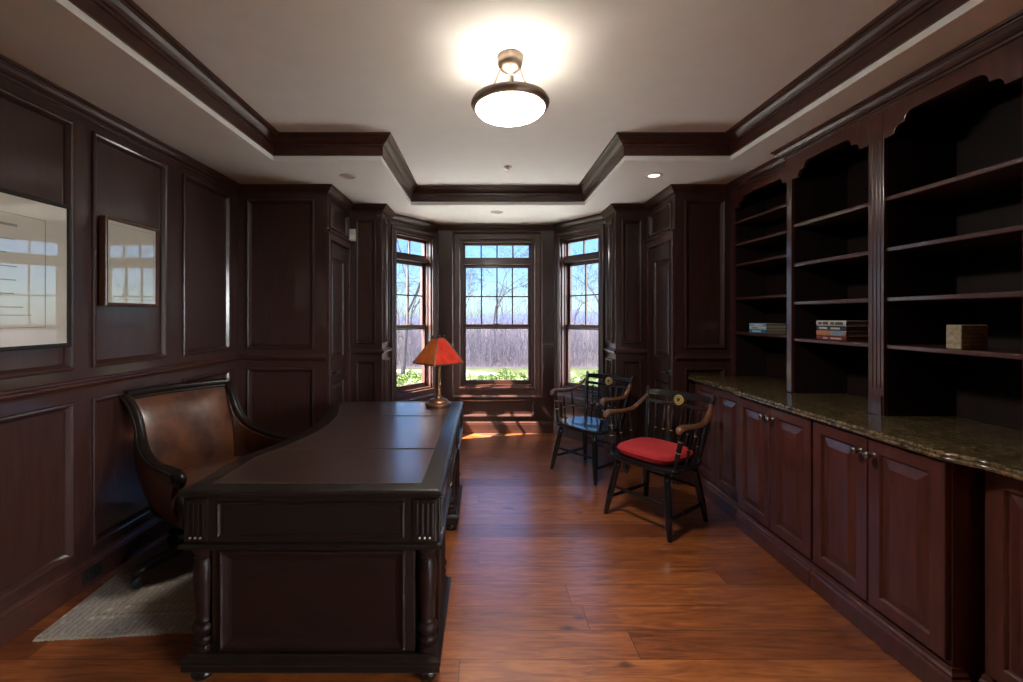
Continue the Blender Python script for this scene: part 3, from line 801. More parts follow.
# ------------------------------------------------------------------ leather swivel chair behind the desk
t = thing('desk_chair', 'brown leather swivel chair with black scrolled wooden frame behind the desk', 'chair', (-1.60, 2.65, .006), math.radians(-28))
BWD = M['black_wood']
arm_pts = [(-.402, .30, .972), (-.355, .292, .935), (-.305, .285, .865), (-.262, .287, .79), (-.205, .302, .725), (-.10, .325, .678), (.04, .345, .652), (.16, .35, .648), (.235, .348, .640), (.265, .346, .615), (.25, .345, .587), (.222, .345, .592), (.222, .345, .612)]
rad = [.020, .022, .023, .024, .025, .025, .025, .026, .027, .026, .022, .016, .011]
for s in (1, -1):
    P = smoothpath([(x, s * y, z) for x, y, z in arm_pts], 5)
    mb = MB(); mb.tube(P, lerp_list(rad, 5), 10)
    arm = mb.build('arm', BWD, t, smooth=True, local=True)
    mb = MB(); P = smoothpath([(x, s * (y + .026), z + .004) for x, y, z in arm_pts[:9]], 5)
    mb.tube(P, .007, 6); mb.build('beading', BWD, arm, smooth=True, local=True)
    mb = MB(); mb.tube(smoothpath([(.225, s * .345, .62), (.19, s * .335, .56), (.215, s * .325, .50), (.235, s * .315, .44), (.205, s * .30, .36)], 5), lerp_list([.026, .024, .026, .028, .024], 5), 10)
    mb.build('arm_support', BWD, t, smooth=True, local=True)
    # leather side below the arm
    mb = MB(); top = smoothpath([(x, s * (y + .004), z - .012) for x, y, z in arm_pts[2:9]], 4); m_ = len(top); L = []
    for k in range(7):
        q = k / 6; row = []
        for i, p in enumerate(top):
            zb = .325; bulge = .028 * math.sin(PI * min(q * 1.1, 1)); taper = .06 * q * q
            xx_ = p.x * (1 - .12 * q) if p.x < 0 else p.x * (1 - .10 * q)
            row.append((xx_ - .015 * q, p.y + s * (bulge - taper), p.z + (zb - p.z) * q))
        L.append(row)
    inner = [[(a[0], a[1] - s * .035, a[2]) for a in r] for r in L]
    for Q in (L, inner): mb.loops(Q, False, False, wrap=False)
    mb.loops([L[0], inner[0]], False, False, wrap=False); mb.loops([L[-1], inner[-1]], False, False, wrap=False)
    mb.loops([[r[0] for r in L], [r[0] for r in inner]], False, False, wrap=False); mb.loops([[r[-1] for r in L], [r[-1] for r in inner]], False, False, wrap=False)
    mb.build('side_upholstery', M['leather'], t, smooth=True, local=True, angle=60)
# back: padded front, leather outside, rolled wooden crest
def back_pt(q, w, pad):                                     # q 0 bottom..1 top ; w -1..1
    x = -.235 - .075 * q - .09 * q ** 3; z = .42 + .55 * q; y = w * (.25 + .034 * q)
    x -= .045 * (1 - w * w) * .9
    return (x + pad * (1 - abs(w) ** 4) * (1 - abs(2 * q - 1) ** 6), y, z)
for nm, pad, off in (('backrest', .035, .0), ('back_panel', -.012, -.045)):
    mb = MB(); L = []
    for i in range(13):
        q = i / 12; L.append([(back_pt(q, -1 + 2 * j / 14, pad)[0] + off, *back_pt(q, -1 + 2 * j / 14, pad)[1:]) for j in range(15)])
    mb.loops(L, False, False, wrap=False)
    L2 = [[(p[0] - .02 * (1 if off == 0 else -1), p[1], p[2]) for p in r] for r in L]
    L2 = [[(back_pt(i / 12, -1 + 2 * j / 14, 0)[0] - .022, *back_pt(i / 12, -1 + 2 * j / 14, 0)[1:]) for j in range(15)] for i in range(13)]
    mb.loops(L2, False, False, wrap=False)
    for a, b in ((L[0], L2[0]), (L[-1], L2[-1]), ([r[0] for r in L], [r[0] for r in L2]), ([r[-1] for r in L], [r[-1] for r in L2])): mb.loops([a, b], False, False, wrap=False)
    mb.build(nm, M['leather'], t, smooth=True, local=True, angle=60)
mb = MB(); P = []
for j in range(15):
    w = -1 + 2 * j / 14; p = back_pt(1, w * 1.05, 0); P.append((p[0] - .015, p[1], .983))
mb.tube(P, [.026] * 15, 12, squash=.95)
cr = mb.build('crest_rail', BWD, t, smooth=True, local=True)
mb = MB(); mb.tube([(p[0] + .03, p[1], p[2] - .024) for p in P], .008, 6); mb.build('beading', BWD, cr, smooth=True, local=True)
# seat
mb = MB(); L = []
for z, k in ((.300, .74), (.308, .86), (.325, .94), (.36, .98), (.41, 1.0), (.45, 1.0)):
    L.append([(.0 + .275 * k * (abs(math.cos(a)) ** .45) * (1 if math.cos(a) > 0 else -1), .30 * k * (abs(math.sin(a)) ** .45) * (1 if math.sin(a) > 0 else -1), z) for a in [2 * PI * i / 40 for i in range(40)]])
mb.loops(L); mb.build('seat_frame', BWD, t, smooth=True, local=True)
mb = MB(); L = []
for z, k in ((.45, .93), (.47, .985), (.495, .97), (.512, .85), (.52, .5), (.522, .05)):
    L.append([(.01 + .27 * k * (abs(math.cos(a)) ** .45) * (1 if math.cos(a) > 0 else -1), .29 * k * (abs(math.sin(a)) ** .45) * (1 if math.sin(a) > 0 else -1), z) for a in [2 * PI * i / 40 for i in range(40)]])
mb.loops(L); mb.build('seat_cushion', M['leather'], t, smooth=True, local=True)
mb = MB(); mb.lathe([(.05, .12), (.055, .17), (.035, .18), (.03, .25), (.09, .292), (.12, .302)], (0, 0, 0), 16); mb.build('swivel_column', M['iron'], t, smooth=True, local=True)
for k in range(5):
    a = math.radians(232 + 28 + 72 * k); c, s = math.cos(a), math.sin(a)
    mb = MB(); mb.tube(smoothpath([(c * .03, s * .03, .165), (c * .15, s * .15, .145), (c * .30, s * .30, .105), (c * .385, s * .385, .086), (c * .412, s * .412, .082)], 4), lerp_list([.036, .036, .030, .029, .018], 4), 10, squash=1.0)
    lg = mb.build('leg', BWD, t, smooth=True, local=True)
    mb = MB(); x, y = c * .385, s * .385
    mb.lathe([(.014, .058), (.014, .07), (.008, .074)], (x, y, 0), 10)
    axl = Matrix(((0, 0, 1), (1, 0, 0), (0, 1, 0))).transposed()
    wa = Matrix(((-s, c, 0), (0, 0, 1), (c, s, 0)))      # wheel axis across the leg
    wa = Matrix((Vector((c, s, 0)), Vector((0, 0, 1)), Vector((-s, c, 0)))).transposed()
    for o_ in (-.012, .012):
        mb.lathe([(.004, -.008), (.024, -.008), (.029, -.004), (.029, .004), (.024, .008), (.004, .008)], (x - s * o_ + c * .01, y + c * o_ + s * .01, .0292), 14, axis=wa)
    mb.build('caster', M['blackplastic'], lg, smooth=True, local=True)

# ------------------------------------------------------------------ rug
mb = MB(); mb.box(-.42, .42, -.70, .70, .0005, .006)
rg = mb.build('rug', M['rug'], None, bevel=.002); rg.location = (-1.650, 2.70, 0); rg.rotation_euler = (0, 0, math.radians(4.3))
tag(rg, 'faded beige oriental rug under the leather desk chair', 'rug')
mb = MB()
r3 = random.Random(5)
for e in (-1, 1):
    x = -.415
    while x < .415:
        mb.box(x, x + .004, e * .70 - .001, e * .70 + .001 + e * r3.uniform(.010, .016), .0008, .003); x += .0085
fr = mb.build('fringe', plain('rug fringe', (.42, .38, .30), .9), None); fr.parent = rg; fr['kind'] = 'stuff'

# ------------------------------------------------------------------ two black armchairs with gilt crests
def armchair(label, loc, ang):
    t = thing('armchair', label, 'chair', (*loc, 0), ang, 'black spindle back armchairs')
    EB = M['ebony']
    mb = MB(); N = 44; L = []
    def seat_ring(k, z, dip=0):
        R = []
        for i in range(N):
            a = 2 * PI * i / N; c, s = math.cos(a), math.sin(a)
            ex = .5
            x = .245 * k * (abs(c) ** ex) * (1 if c > 0 else -1); y = .283 * k * (abs(s) ** ex) * (1 if s > 0 else -1)
            y *= 1 - .10 * max(0, -x / .245)
            zz = z - dip * (math.exp(-((x + .03) / .13) ** 2)) * (.6 + .4 * math.cos(y / .26 * PI))
            R.append((x, y, zz))
        return R
    L = [seat_ring(.90, .412), seat_ring(.97, .418), seat_ring(1, .428), seat_ring(1, .442), seat_ring(.985, .450), seat_ring(.93, .453, .004), seat_ring(.7, .452, .012), seat_ring(.4, .451, .016), seat_ring(.05, .451, .017)]
    mb.loops(L); mb.build('seat', EB, t, smooth=True, local=True)
    legs = {}
    for sx in (1, -1):
        for sy in (1, -1):
            top = Vector((.165 * sx, .19 * sy, .415)); bot = Vector((.238 * sx, (.255 if sx > 0 else .24) * sy, .0))
            legs[(sx, sy)] = (top, bot)
            q = [0, .06, .12, .13, .16, .4, .62, .64, .67, .85, .97, 1.0]
            r = [.019, .020, .0215, .024, .0215, .0245, .0235, .0255, .023, .019, .016, .0145]
            mb = MB(); mb.tube([top.lerp(bot, k) for k in q], r, 12)
            lg = mb.build('leg', EB, t, smooth=True, local=True, angle=60)
    def rod(nm, a, b, r, mat=EB, par=t, bands=()):
        a, b = Vector(a), Vector(b); q = [0, .15, .5, .85, 1]
        mb = MB(); mb.tube([a.lerp(b, k) for k in q], [r * .75, r * .9, r * 1.15, r * .9, r * .75], 10)
        o = mb.build(nm, mat, par, smooth=True, local=True)
        for k in bands:
            mb = MB(); mb.tube([a.lerp(b, k - .009), a.lerp(b, k + .009)], r * 1.17, 10); mb.build('gilt_band', M['gold'], o, smooth=True, local=True)
        return o
    def on(k, q): return legs[k][0].lerp(legs[k][1], q)
    rod('stretcher', on((1, 1), .50), on((1, -1), .50), .012)
    rod('stretcher', on((-1, 1), .42), on((-1, -1), .42), .010)
    for s in (1, -1): rod('stretcher', on((1, s), .70), on((-1, s), .70), .013)
    # back posts, crest rail and lower rail, spindles
    def bp(y, q):                                          # back surface: q 0 at seat, 1 at top; curved in plan
        return Vector((-.205 - .095 * q - .018 * (1 - (y / .27) ** 2), y * (.80 + .20 * q), .452 + .418 * q))
    for s in (1, -1):
        mb = MB(); q = [-.02, .1, .3, .55, .8, .97, 1.035]; mb.tube([bp(s * .262, k) for k in q], [.015, .016, .0175, .017, .016, .014, .011], 10)
        mb.build('back_post', EB, t, smooth=True, local=True)
    def rail(nm, q0, q1, th, crest=False):
        mb = MB(); L = []
        for j in range(17):
            y = -.258 + .516 * j / 16
            a, b = bp(y, q0), bp(y, q1 + (.035 * (1 - (y / .258) ** 2) if crest else 0))
            L.append([a + Vector((th / 2, 0, 0)), a - Vector((th / 2, 0, 0)), b - Vector((th / 2, 0, 0)), b + Vector((th / 2, 0, 0))])
        mb.loops(L); return mb.build(nm, EB, t, local=True, bevel=.004)
    cr = rail('crest_rail', .895, .985, .018, True)
    lr = rail('lower_rail', .745, .812, .016)
    mb = MB(); c = bp(0, .862); ax = Matrix((Vector((0, 1, 0)), Vector((-.22, 0, .975)), Vector((.975, 0, .22)))).transposed()
    mb.lathe([(.038, -.008), (.040, .0), (.038, .011), (.032, .012), (.0005, .012)], c, 24, axis=ax)
    md = mb.build('medallion', M['gold'], cr, smooth=True, local=True); md['label'] = 'round gilt medallion with a dark shield'
    mb = MB(); mb.lathe([(.030, .0118), (.030, .0145), (.0255, .0145), (.0255, .0118)], c, 24, close=False, axis=ax)
    sp = [(-.013, .015), (.013, .015), (.013, -.002), (.008, -.012), (0, -.018), (-.008, -.012), (-.013, -.002)]
    vs = [c + ax @ Vector((p[0], p[1], h)) for h in (.0118, .015) for p in sp]; n = len(sp)
    mb.add(vs, [tuple(range(n))[::-1], tuple(range(n, 2 * n))] + [(i, (i + 1) % n, n + (i + 1) % n, n + i) for i in range(n)])
    mb.build('seal_relief', M['iron'], md, local=True)
    for k in range(6):
        y = -.19 + .38 * k / 5
        rod('spindle', bp(y * .98, -.01), bp(y, .75), .0085, bands=(.42,))
    # arms: brown wood, dipping from the crest to a knuckle in front
    for s in (1, -1):
        A_ = [bp(s * .262, .88) + Vector((.012, 0, 0)), (-.225, s * .272, .775), (-.13, s * .288, .722), (-.02, s * .295, .714), (.09, s * .296, .722), (.145, s * .294, .726), (.182, s * .292, .716), (.198, s * .291, .694)]
        P = smoothpath(A_, 4); n = len(P)
        mb = MB(); mb.tube(P, lerp_list([.015, .019, .023, .024, .026, .029, .027, .016], 4), 10, squash=.72)
        mb.build('arm', M['arm_wood'], t, smooth=True, local=True)
        rod('arm_post', (.165, s * .245, .448), (.138, s * .291, .708), .0145, bands=(.42, .7))
        rod('arm_spindle', (.045, s * .252, .450), (.03, s * .292, .694), .0085, bands=(.45,))
        rod('arm_spindle', (-.075, s * .248, .450), (-.085, s * .288, .700), .0085, bands=(.45,))
    return t
armchair('black armchair with a bare seat and gilt medallion, nearer the window', (.985, 4.12), math.radians(218))
RED = (1.235, 3.165); RA = math.radians(215.5)
armchair('black armchair holding a red seat cushion, beside the base cabinets', RED, RA)
c_ = thing('seat_cushion', 'red cloth cushion lying on the nearer black armchair', 'cushion', (*RED, .4545), RA)
mb = MB(); L = []
for z, k in ((.0, .88), (.006, .95), (.020, .99), (.040, 1.0), (.056, .97), (.068, .87), (.076, .66), (.080, .35), (.081, .04)):
    R = []
    for i in range(48):
        a = 2 * PI * i / 48; c, s = math.cos(a), math.sin(a)
        R.append((.020 + .205 * k * (abs(c) ** .55) * (1 if c > 0 else -1), .222 * k * (abs(s) ** .55) * (1 if s > 0 else -1), z))
    L.append(R)
mb.loops(L); mb.build('cushion_pad', M['red_cloth'], c_, smooth=True, local=True, angle=80)
mb = MB(); R = [(.020 + .207 * (abs(math.cos(a)) ** .55) * (1 if math.cos(a) > 0 else -1), .224 * (abs(math.sin(a)) ** .55) * (1 if math.sin(a) > 0 else -1), .040) for a in [2 * PI * i / 48 for i in range(49)]]
mb.tube(R, .004, 6); mb.build('piping', M['red_cloth'], c_, smooth=True, local=True)

# ------------------------------------------------------------------ pictures on the left wall
def picture(label, y0, y1, z0, z1, lines, frame_mat):
    t = thing('framed_certificate', label, 'picture', (XL + .002, (y0 + y1) / 2, z0), 0, 'framed certificates on the left wall')
    F = Frame((XL + .019, y0), (XL + .019, y1)); w = y1 - y0
    mb = MB(); F.rect(mb, 0, w, z0, z1, [(0, -.001), (0, .034), (.004, .038), (.014, .036), (.018, .030), (.018, .024)], cap=False, cap0=True)
    mb.build('frame', frame_mat, t)
    mb = MB(); F.rect(mb, .016, w - .016, z0 + .016, z1 - .016, [(0, .020), (0, .027)], cap=True)
    sheet = mb.build('certificate', M['print'], t)
    mb = MB()
    for (a, b, c, d) in lines: F.box(mb, w * a, w * b, .0268, .0273, z0 + (z1 - z0) * c, z0 + (z1 - z0) * d)
    if lines: mb.build('printed_lines', M['ink'], sheet)
M['dark_frame'] = M['cherry_dark']
r4 = random.Random(11); ln = []
def border(i, j, th=.004, as_=1.0):
    return [(i, 1 - i, j, j + th), (i, 1 - i, 1 - j - th, 1 - j), (i, i + th * as_, j, 1 - j), (1 - i - th * as_, 1 - i, j, 1 - j)]
ln = border(.13, .14)
for k in range(7):
    zc = .78 - k * .085
    a = .22 + r4.uniform(0, .1); ln.append((a, 1 - a, zc, zc + (.006 if k else .016)))
ln += [(.2, .4, .22, .225), (.6, .8, .22, .225)]
picture('larger framed certificate with a dark frame, cut by the left picture edge', 1.27, 2.215, 1.297, 2.002, ln, M['iron'])
picture('smaller framed print in a reddish wood frame, second along the left wall', 2.415, 2.81, 1.508, 2.003, border(.09, .075, .0035), wood('red wood frame', (.05, .016, .009), (.12, .042, .022), .3))

# ------------------------------------------------------------------ ceiling fixtures
LX, LY = .13, 2.19
t = thing('ceiling_lamp', 'semi flush ceiling lamp with glowing glass bowl in a nickel ring', 'lamp', (LX, LY, 2.4))
NI = M['nickel']
def lathe_part(nm, prof, mat, **k):
    mb = MB(); mb.lathe(prof, (LX, LY, 0), 40); return mb.build(nm, mat, t, smooth=True, **k)
lathe_part('canopy', [(.066, 2.7395), (.066, 2.734), (.062, 2.726), (.064, 2.716), (.062, 2.700), (.054, 2.684), (.040, 2.672), (.022, 2.664), (.014, 2.660), (.004, 2.654)], M['canopy_metal'])
mb = MB(); mb.lathe([(.168, 2.478), (.178, 2.480), (.188, 2.488), (.194, 2.500), (.194, 2.508), (.189, 2.512), (.189, 2.518), (.182, 2.522), (.172, 2.520), (.166, 2.500), (.168, 2.478)], (LX, LY, 0), 48, close=False)
mb.build('ring', NI, t, smooth=True)
pr = []
for k in range(13):
    a = k / 12 * PI / 2; pr.append((.172 * math.cos(a) ** .9 if k < 12 else .0005, 2.486 - .054 * math.sin(a)))
mb = MB(); mb.lathe(pr, (LX, LY, 0), 48, close=False); gb = mb.build('glass_bowl', M['bowl'], t, smooth=True)
mb = MB(); mb.lathe([(max(r - .003, .0004), z + .004) for r, z in pr], (LX, LY, 0), 48, close=False); mb.build('bowl_liner', M['white'], gb, smooth=True)
for k in range(4):
    a = math.radians(90 * k); c, s = math.cos(a), math.sin(a)
    mb = MB(); mb.tube(smoothpath([(LX + c * .048, LY + s * .048, 2.684), (LX + c * .066, LY + s * .066, 2.635), (LX + c * .090, LY + s * .090, 2.588), (LX + c * .12, LY + s * .12, 2.556), (LX + c * .154, LY + s * .154, 2.542)], 4), .0055, 8)
    mb.build('arm', NI, t, smooth=True)
    mb = MB(); mb.tube([(LX + c * .156, LY + s * .156, 2.500), (LX + c * .156, LY + s * .156, 2.560)], .0085, 8); mb.build('post', NI, t, smooth=True)
mb = MB(); mb.tube([(LX, LY, 2.66), (LX, LY, 2.575)], .008, 10); mb.lathe([(.03, 2.56), (.03, 2.575), (.012, 2.585)], (LX, LY, 0), 16); mb.build('stem', NI, t, smooth=True)
for k in range(2):
    bx = LX + (.075 if k else -.075)
    mb = MB(); mb.lathe([(.0005, 2.468), (.016, 2.474), (.023, 2.490), (.020, 2.508), (.012, 2.520), (.012, 2.545)], (bx, LY, 0), 12); b = mb.build('bulb', M['bulb'], t, smooth=True)
    l = bpy.data.lights.new('bulb_light', 'POINT'); l.energy = 1.0; l.color = (1, .92, .80); l.shadow_soft_size = .025
    lo = bpy.data.objects.new('bulb_light', l); COL.objects.link(lo); lo.location = (bx, LY, 2.553)

def downlight(label, x, y, lens):
    t = thing('recessed_light', label, 'light', (x, y, SOF - .008), 0, 'small recessed ceiling lights')
    mb = MB(); mb.lathe([(.042, SOF - .0005), (.066, SOF - .0005), (.066, SOF - .004), (.058, SOF - .009), (.046, SOF - .007), (.042, SOF - .0005)], (x, y, 0), 28, close=False); mb.build('trim_ring', M['offwhite'], t, smooth=True)
    mb = MB(); mb.lathe([(.044, SOF - .0012), (.042, SOF - .003), (.020, SOF - .004), (.0005, SOF - .0045)], (x, y, 0), 24); mb.build('lens', lens, t, smooth=True)
downlight('small recessed light above the left closet corner', -1.088, 3.52, M['downlight_off'])
downlight('small lit recessed light above the right closet corner', 1.352, 3.50, M['downlight'])
downlight('small recessed light in front of the middle bay window', .14, 4.74, M['downlight_off'])
t = thing('sprinkler_head', 'tiny sprinkler head on the upper ceiling beyond the lamp', 'sprinkler', (.205, 3.80, CEI - .04))
mb = MB(); mb.lathe([(.034, CEI - .0008), (.034, CEI - .004), (.022, CEI - .012), (.012, CEI - .014)], (.205, 3.80, 0), 20); mb.build('escutcheon', M['pewter'], t, smooth=True)
mb = MB(); mb.lathe([(.010, CEI - .013), (.008, CEI - .030), (.018, CEI - .032), (.018, CEI - .035), (.0005, CEI - .036)], (.205, 3.80, 0), 14); mb.build('deflector', M['nickel'], t, smooth=True)

# ------------------------------------------------------------------ small fittings
t = thing('motion_sensor', 'small white motion sensor high on the left closet corner', 'sensor', (-1.318, 4.405, 2.20))
mb = MB(); mb.box(-1.350, -1.286, 4.392, 4.439, 2.20, 2.32); mb.build('housing', M['offwhite'], t, bevel=.008)
mb = MB(); mb.box(-1.342, -1.294, 4.386, 4.393, 2.215, 2.262); mb.build('lens', plain('sensor lens', (.75, .74, .70), .4), t, bevel=.003)
def outlet(label, p0, p1, u, z, base):
    F = Frame(p0, p1)
    c = F(u, base, z); t = thing('electrical_outlet', label, 'outlet', c, 0)
    mb = MB(); F.box(mb, u - .058, u + .058, base, base + .006, z - .035, z + .035); mb.build('cover_plate', M['blackplastic'], t, bevel=.003)
    for du in (-.026, .026):
        mb = MB(); F.box(mb, u + du - .017, u + du + .017, base + .006, base + .009, z - .015, z + .015); s_ = mb.build('socket', M['iron'], t, bevel=.003)
        mb = MB()
        for dz in (-.006, .006): F.box(mb, u + du - .006, u + du + .004, base + .0088, base + .0094, z + dz - .0015, z + dz + .0015)
        mb.build('slot', M['pewter'], s_)
outlet('black outlet set sideways in the left baseboard near the rug', A[0], A[1], 2.37 - YR, .066, .0182)
outlet('black outlet set in the baseboard under the right bay window', A[7], A[8], .20, .068, .0182)
t = thing('floor_register', 'pale metal floor vent by the middle bay window', 'vent', (.085, 5.355, .001))
mb = MB(); mb.box(-.045, .215, 5.315, 5.335, .0005, .005); mb.box(-.045, .215, 5.385, 5.405, .0005, .005); mb.box(-.045, -.03, 5.335, 5.385, .0005, .005); mb.box(.2, .215, 5.335, 5.385, .0005, .005)
mb.build('rim', M['nickel'], t)
mb = MB()
for k in range(16): mb.box(-.028 + k * .0143, -.022 + k * .0143, 5.335, 5.385, .0005, .004)
mb.build('grille', M['pewter'], t)

# ------------------------------------------------------------------ outdoors
GZ = -.45
def ground_mat(name, c0, c1, sc_=1.5):
    m, nt, out = new_mat(name)
    n = nd(nt, 'ShaderNodeTexNoise', {'Vector': coords(nt), 'Scale': sc_, 'Detail': 8.0, 'Roughness': .7}).outputs[0]
    bsdf(nt, out, Base_Color=ramp(nt, n, [(.35, c0), (.65, c1)]), Roughness=.95, Specular_IOR_Level=.1)
    return m
def terrain_h(x, y): return GZ - max(0, y - 30) * .012
mb = MB(); xs = [-60 + 6 * i for i in range(21)]; ys = [-60, -30, -15, -6, 0, 5.75, 8, 12, 16, 20, 26, 34]
L = [[(x, y, terrain_h(x, y)) for x in xs] for y in ys]; mb.loops(L, False, False, wrap=False)
struct(mb.build('lawn', ground_mat('early spring lawn', (.014, .020, .007), (.028, .033, .013), 1.2)))
mb = MB(); mb.box(-5.5, 5.8, 6.2, 8.35, GZ - .05, GZ + .035)
struct(mb.build('bounce_slab', ground_mat('pale bounce slab', (.46, .46, .45), (.60, .59, .57), 3)))  # unseen pale slab below the sills, added to bounce sunlight onto the soffit
mb = MB(); xs = [-400 + 40 * i for i in range(21)]; ys = [15.9, 24, 33, 60, 120, 260, 500]
L = [[(x, y, terrain_h(x, y) + (.012 if y < 34 else -.01) + (.0 if y < 40 else rnd.uniform(-.4, .4))) for x in xs] for y in ys]; mb.loops(L, False, False, wrap=False)
struct(mb.build('terrain', ground_mat('winter woods ground', (.018, .0145, .019), (.030, .0235, .029), .4)))
def hills(name, y, h0, amp, col, seed):
    r = random.Random(seed); mb = MB(); xs = [-900 + 20 * i for i in range(91)]
    ph = [r.uniform(0, 6) for _ in range(4)]
    top = [h0 + amp * (.5 * math.sin(x / 170 + ph[0]) + .3 * math.sin(x / 70 + ph[1]) + .12 * math.sin(x / 23 + ph[2])) for x in xs]
    L = [[(x, y + 120, -30) for x in xs], [(x, y + 60, t) for x, t in zip(xs, top)], [(x, y, -30) for x in xs]]
    mb.loops(L, False, False, wrap=False); o = struct(mb.build(name, col, smooth=True)); return o
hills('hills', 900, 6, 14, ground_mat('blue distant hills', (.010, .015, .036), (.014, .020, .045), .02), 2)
mb = MB(); pts = [(-14, 15.3), (-8, 15.2), (-3, 15.1), (-.7, 14.9), (1.4, 13.6), (4.5, 12.4), (9, 11.6), (16, 11)]
L = [[(x, y + w, GZ + .012) for x, y in pts] for w in (-.35, .35)]; mb.loops(L, False, False, wrap=False)
struct(mb.build('path', ground_mat('pale gravel path', (.10, .098, .095), (.14, .136, .132), 6)))

bark = plain('grey winter bark', (.010, .009, .011), .9, var=.3, spec=.1)
def make_tree(name, loc, seed, height, lean=(0, 0), depth=5, spread=.62, trunk_r=.08):
    r = random.Random(seed)
    t = thing(name, '', 'tree', loc, r.uniform(0, 6), 'bare trees beyond the lawn')
    tr, br = MB(), MB()
    def seg(mb, a, b, ra, rb, k):
        mb.tube([a, (a + b) / 2 + Vector((r.uniform(-1, 1), r.uniform(-1, 1), r.uniform(-.5, .5))) * (b - a).length * .05, b], [ra, (ra + rb) / 2, rb], k)
    def grow(p, d, ln, rad, lev):
        q = p + d * ln; rb = rad * .72
        seg(tr if lev >= depth else br, p, q, rad, rb, 7 if lev >= depth - 1 else (4 if lev > 1 else 3))
        if lev == 0: return
        n = 3 if lev > 1 else 4
        for i in range(n):
            nd_ = Vector((r.gauss(0, spread), r.gauss(0, spread), r.gauss(.18, .3)))
            dd = (d + nd_).normalized(); dd.z = max(dd.z, -.15)
            st = q if i < 2 else p.lerp(q, r.uniform(.45, .9))
            grow(st, dd.normalized(), ln * r.uniform(.58, .82), max(rb * r.uniform(.55, .8), .0045), lev - 1)
    d0 = Vector((lean[0], lean[1], 1)).normalized()
    grow(Vector((0, 0, -.05)), d0, height * .26, trunk_r, depth)
    tr.build('trunk', bark, t, smooth=True, local=True); br.build('branches', bark, t, local=True)
    return t
protos = [make_tree('bare_tree', (-2.45, 13.2, GZ), 4, 8.0, (.22, 0), 6, .55, .075), make_tree('bare_tree', (7.6, 29.5, GZ), 9, 9.5, (-.1, 0), 6, .7, .075),
          make_tree('bare_tree', (-6.4, 13.8, GZ), 15, 9.5, (-.1, .05), 6, .6, .10), make_tree('bare_tree', (.8, 29.5, GZ), 22, 10, (0, 0), 6, .75, .08)]
protos[0]['label'] = 'bare dark tree with a leaning trunk, seen through the left bay window'
protos[2]['label'] = 'bare branching tree behind the leaning one, left bay window'
gl = 'bare grey tree among the woods beyond the lawn'
for p in (protos[1], protos[3]): p['label'] = gl
spots = [(-16, 29.5), (-10.4, 29), (-4.8, 29.5), (14, 29.5), (20, 29), (-13, 36.5), (-7, 36), (-1.6, 37), (4.2, 36.5), (10, 37), (16, 36), (-10, 45), (-3.6, 46), (1.9, 45.5), (9.6, 46), (17, 45)]
for i, (x, y) in enumerate(spots):
    o = copy_tree(protos[1 if i % 2 else 3]); o.location = (x, y, terrain_h(x, y)); o.rotation_euler.z = rnd.uniform(0, 6.28)
    k = rnd.uniform(.78, .98); o.scale = (k, k, k); o['label'] = gl
# leafless brush: thousands of stems nobody could count
def brush(name, label, boxes, mat, seed):
    r = random.Random(seed); mb = MB()
    for (x0, x1, y0, y1, n, h0, h1) in boxes:
        for _ in range(n):
            x, y = r.uniform(x0, x1), r.uniform(y0, y1); h = r.uniform(h0, h1); z = terrain_h(x, y)
            p = Vector((x, y, z - .03)); dx, dy = r.gauss(0, .2), r.gauss(0, .2)
            q = Vector((x + dx * h, y + dy * h, z + h)); m_ = p.lerp(q, .5) + Vector((r.gauss(0, .05), 0, 0))
            mb.tube([p, m_, q], [.008, .006, .002], 3)
            for _k in range(3):
                s = p.lerp(q, r.uniform(.3, .85)); e = s + Vector((r.gauss(0, .28), r.gauss(0, .2), r.uniform(.15, .5))) * h * .5
                mb.tube([s, e], [.005, .002], 3)
    o = mb.build(name, mat); o['kind'] = 'stuff'; tag(o, label, 'brush')
brush('undergrowth', 'leafless purplish brush filling the view beyond the pale path', [(-12, 14, 16.1, 19, 2600, .9, 1.9), (-12, 14, 19, 25, 1500, 1.3, 2.4), (-12, 14, 18, 24.5, 420, 2.6, 5.5)], plain('purple brown twigs', (.021, .0185, .026), .9, spec=.1), 31)
brush('dry_grass', 'low tan brush outside the left bay window', [(-4.6, -2.45, 7.2, 11.5, 450, .3, .75)], plain('tan dry stems', (.060, .046, .034), .9, spec=.1), 32)
# evergreen shrubs right under the window
leaf = plain('shrub leaf', (.052, .078, .014), .6, var=.5, scale=3)
def shrub(loc, seed, label):
    r = random.Random(seed); t = thing('shrub', label, 'shrub', loc, 0, 'green shrubs outside the bay windows')
    mb = MB()
    for _ in range(2300):
        v = Vector((r.gauss(0, 1), r.gauss(0, 1), abs(r.gauss(0, 1)))).normalized() * (r.uniform(.55, 1.0) ** .5)
        v = v / (max(abs(v.x), abs(v.y), abs(v.z)) / v.length) ** .6
        c = Vector((v.x * .57, v.y * .5, .06 + v.z * .60 * (1 + .12 * math.sin(v.x * 7 + seed))))
        a = Vector((r.gauss(0, 1), r.gauss(0, 1), r.gauss(.4, 1))).normalized(); b = a.orthogonal().normalized(); s = r.uniform(.03, .055)
        mb.add([c - b * s * .4, c + a * s, c + b * s * .4, c - a * s], [(0, 1, 2, 3)])
    mb.build('foliage', leaf, t, local=True)
    mb = MB()
    for k in range(7):
        a = 2 * PI * k / 7; mb.tube([(0, 0, -.03), (.18 * math.cos(a), .15 * math.sin(a), .3), (.34 * math.cos(a), .28 * math.sin(a), .55)], [.02, .012, .004], 5)
    mb.build('stems', bark, t, local=True)
    return t
s0 = shrub((-1.15, 9.2, GZ), 1, 'green shrub in the row just outside the bay windows')
k = 0
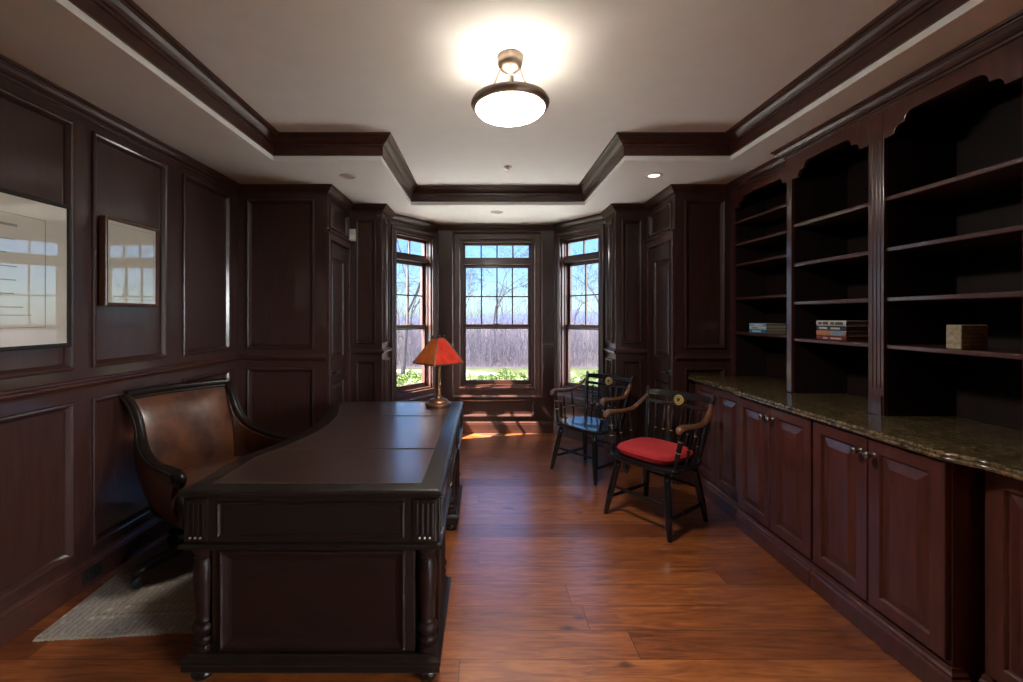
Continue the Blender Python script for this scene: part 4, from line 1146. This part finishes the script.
for x, y in [(-.02 + 1.13 * i, 9.2) for i in range(4)] + [(-1.7 + 1.13 * i, 10.45) for i in range(5)]:
    o = copy_tree(s0); k += 1; o.location = (x, y, GZ); o.rotation_euler.z = PI * (k % 2) + rnd.uniform(-.1, .1); o.scale = (.95, .95, rnd.uniform(.84, .98))
s0.scale = (.95, .95, .92)

# ------------------------------------------------------------------ light: sun, sky, lamps
sun = bpy.data.lights.new('sun', 'SUN'); sun.energy = 17.0; sun.angle = math.radians(.53); sun.color = (1, .90, .76)
so = bpy.data.objects.new('sun', sun); COL.objects.link(so)
sd = Vector((1, .24, -1.13)).normalized()
so.rotation_euler = (-sd).to_track_quat('Z', 'Y').to_euler(); so.location = (-20, -5, 22)
FILL_CLOUD = 140.0
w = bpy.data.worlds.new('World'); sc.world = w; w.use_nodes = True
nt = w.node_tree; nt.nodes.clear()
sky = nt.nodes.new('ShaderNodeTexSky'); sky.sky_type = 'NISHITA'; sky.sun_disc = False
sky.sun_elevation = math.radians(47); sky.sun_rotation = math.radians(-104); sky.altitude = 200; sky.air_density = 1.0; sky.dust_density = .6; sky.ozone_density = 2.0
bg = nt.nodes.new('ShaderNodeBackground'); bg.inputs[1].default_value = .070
wo = nt.nodes.new('ShaderNodeOutputWorld'); 
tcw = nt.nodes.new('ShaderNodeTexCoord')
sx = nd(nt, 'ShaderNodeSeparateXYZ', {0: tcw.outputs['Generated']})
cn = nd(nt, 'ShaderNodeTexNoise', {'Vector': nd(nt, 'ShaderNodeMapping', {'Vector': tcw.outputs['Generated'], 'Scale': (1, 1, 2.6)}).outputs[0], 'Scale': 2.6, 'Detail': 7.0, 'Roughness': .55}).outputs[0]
cover = math_(nt, 'MULTIPLY_ADD', sx.outputs[1], -.21, math_(nt, 'ADD', cn, .115))              # bright cloud bank added behind the house as fill for the room
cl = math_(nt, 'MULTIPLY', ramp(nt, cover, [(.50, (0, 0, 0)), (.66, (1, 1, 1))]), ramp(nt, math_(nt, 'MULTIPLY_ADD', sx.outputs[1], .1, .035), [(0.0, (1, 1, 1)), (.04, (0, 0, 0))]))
skyc = mix(nt, cl, mix(nt, 1.0, sky.outputs[0], (.58, .82, 1.10), 'MULTIPLY'), (FILL_CLOUD, FILL_CLOUD * 1.02, FILL_CLOUD * 1.06))
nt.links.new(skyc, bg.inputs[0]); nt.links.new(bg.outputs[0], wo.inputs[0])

# ------------------------------------------------------------------ camera and colour management
cam = bpy.data.cameras.new('camera'); cam.sensor_width = 36; cam.lens = 440 / 1023 * 36
cam.shift_x = 27.5 / 1023; cam.shift_y = -25 / 1023; cam.clip_end = 3000
co = bpy.data.objects.new('camera', cam); COL.objects.link(co)
co.location = (0, 0, 1.45); co.rotation_euler = (PI / 2, 0, 0)
sc.camera = co
vs_ = sc.view_settings; vs_.view_transform = 'Standard'; vs_.look = 'None'; vs_.gamma = 1; vs_.use_curve_mapping = False; vs_.exposure = 2.1
cy = sc.cycles
cy.use_denoising = True; cy.denoiser = 'OPENIMAGEDENOISE'; cy.max_bounces = 10; cy.diffuse_bounces = 6; cy.glossy_bounces = 4
cy.transparent_max_bounces = 12; cy.sample_clamp_indirect = 6.0; cy.caustics_reflective = False; cy.caustics_refractive = False
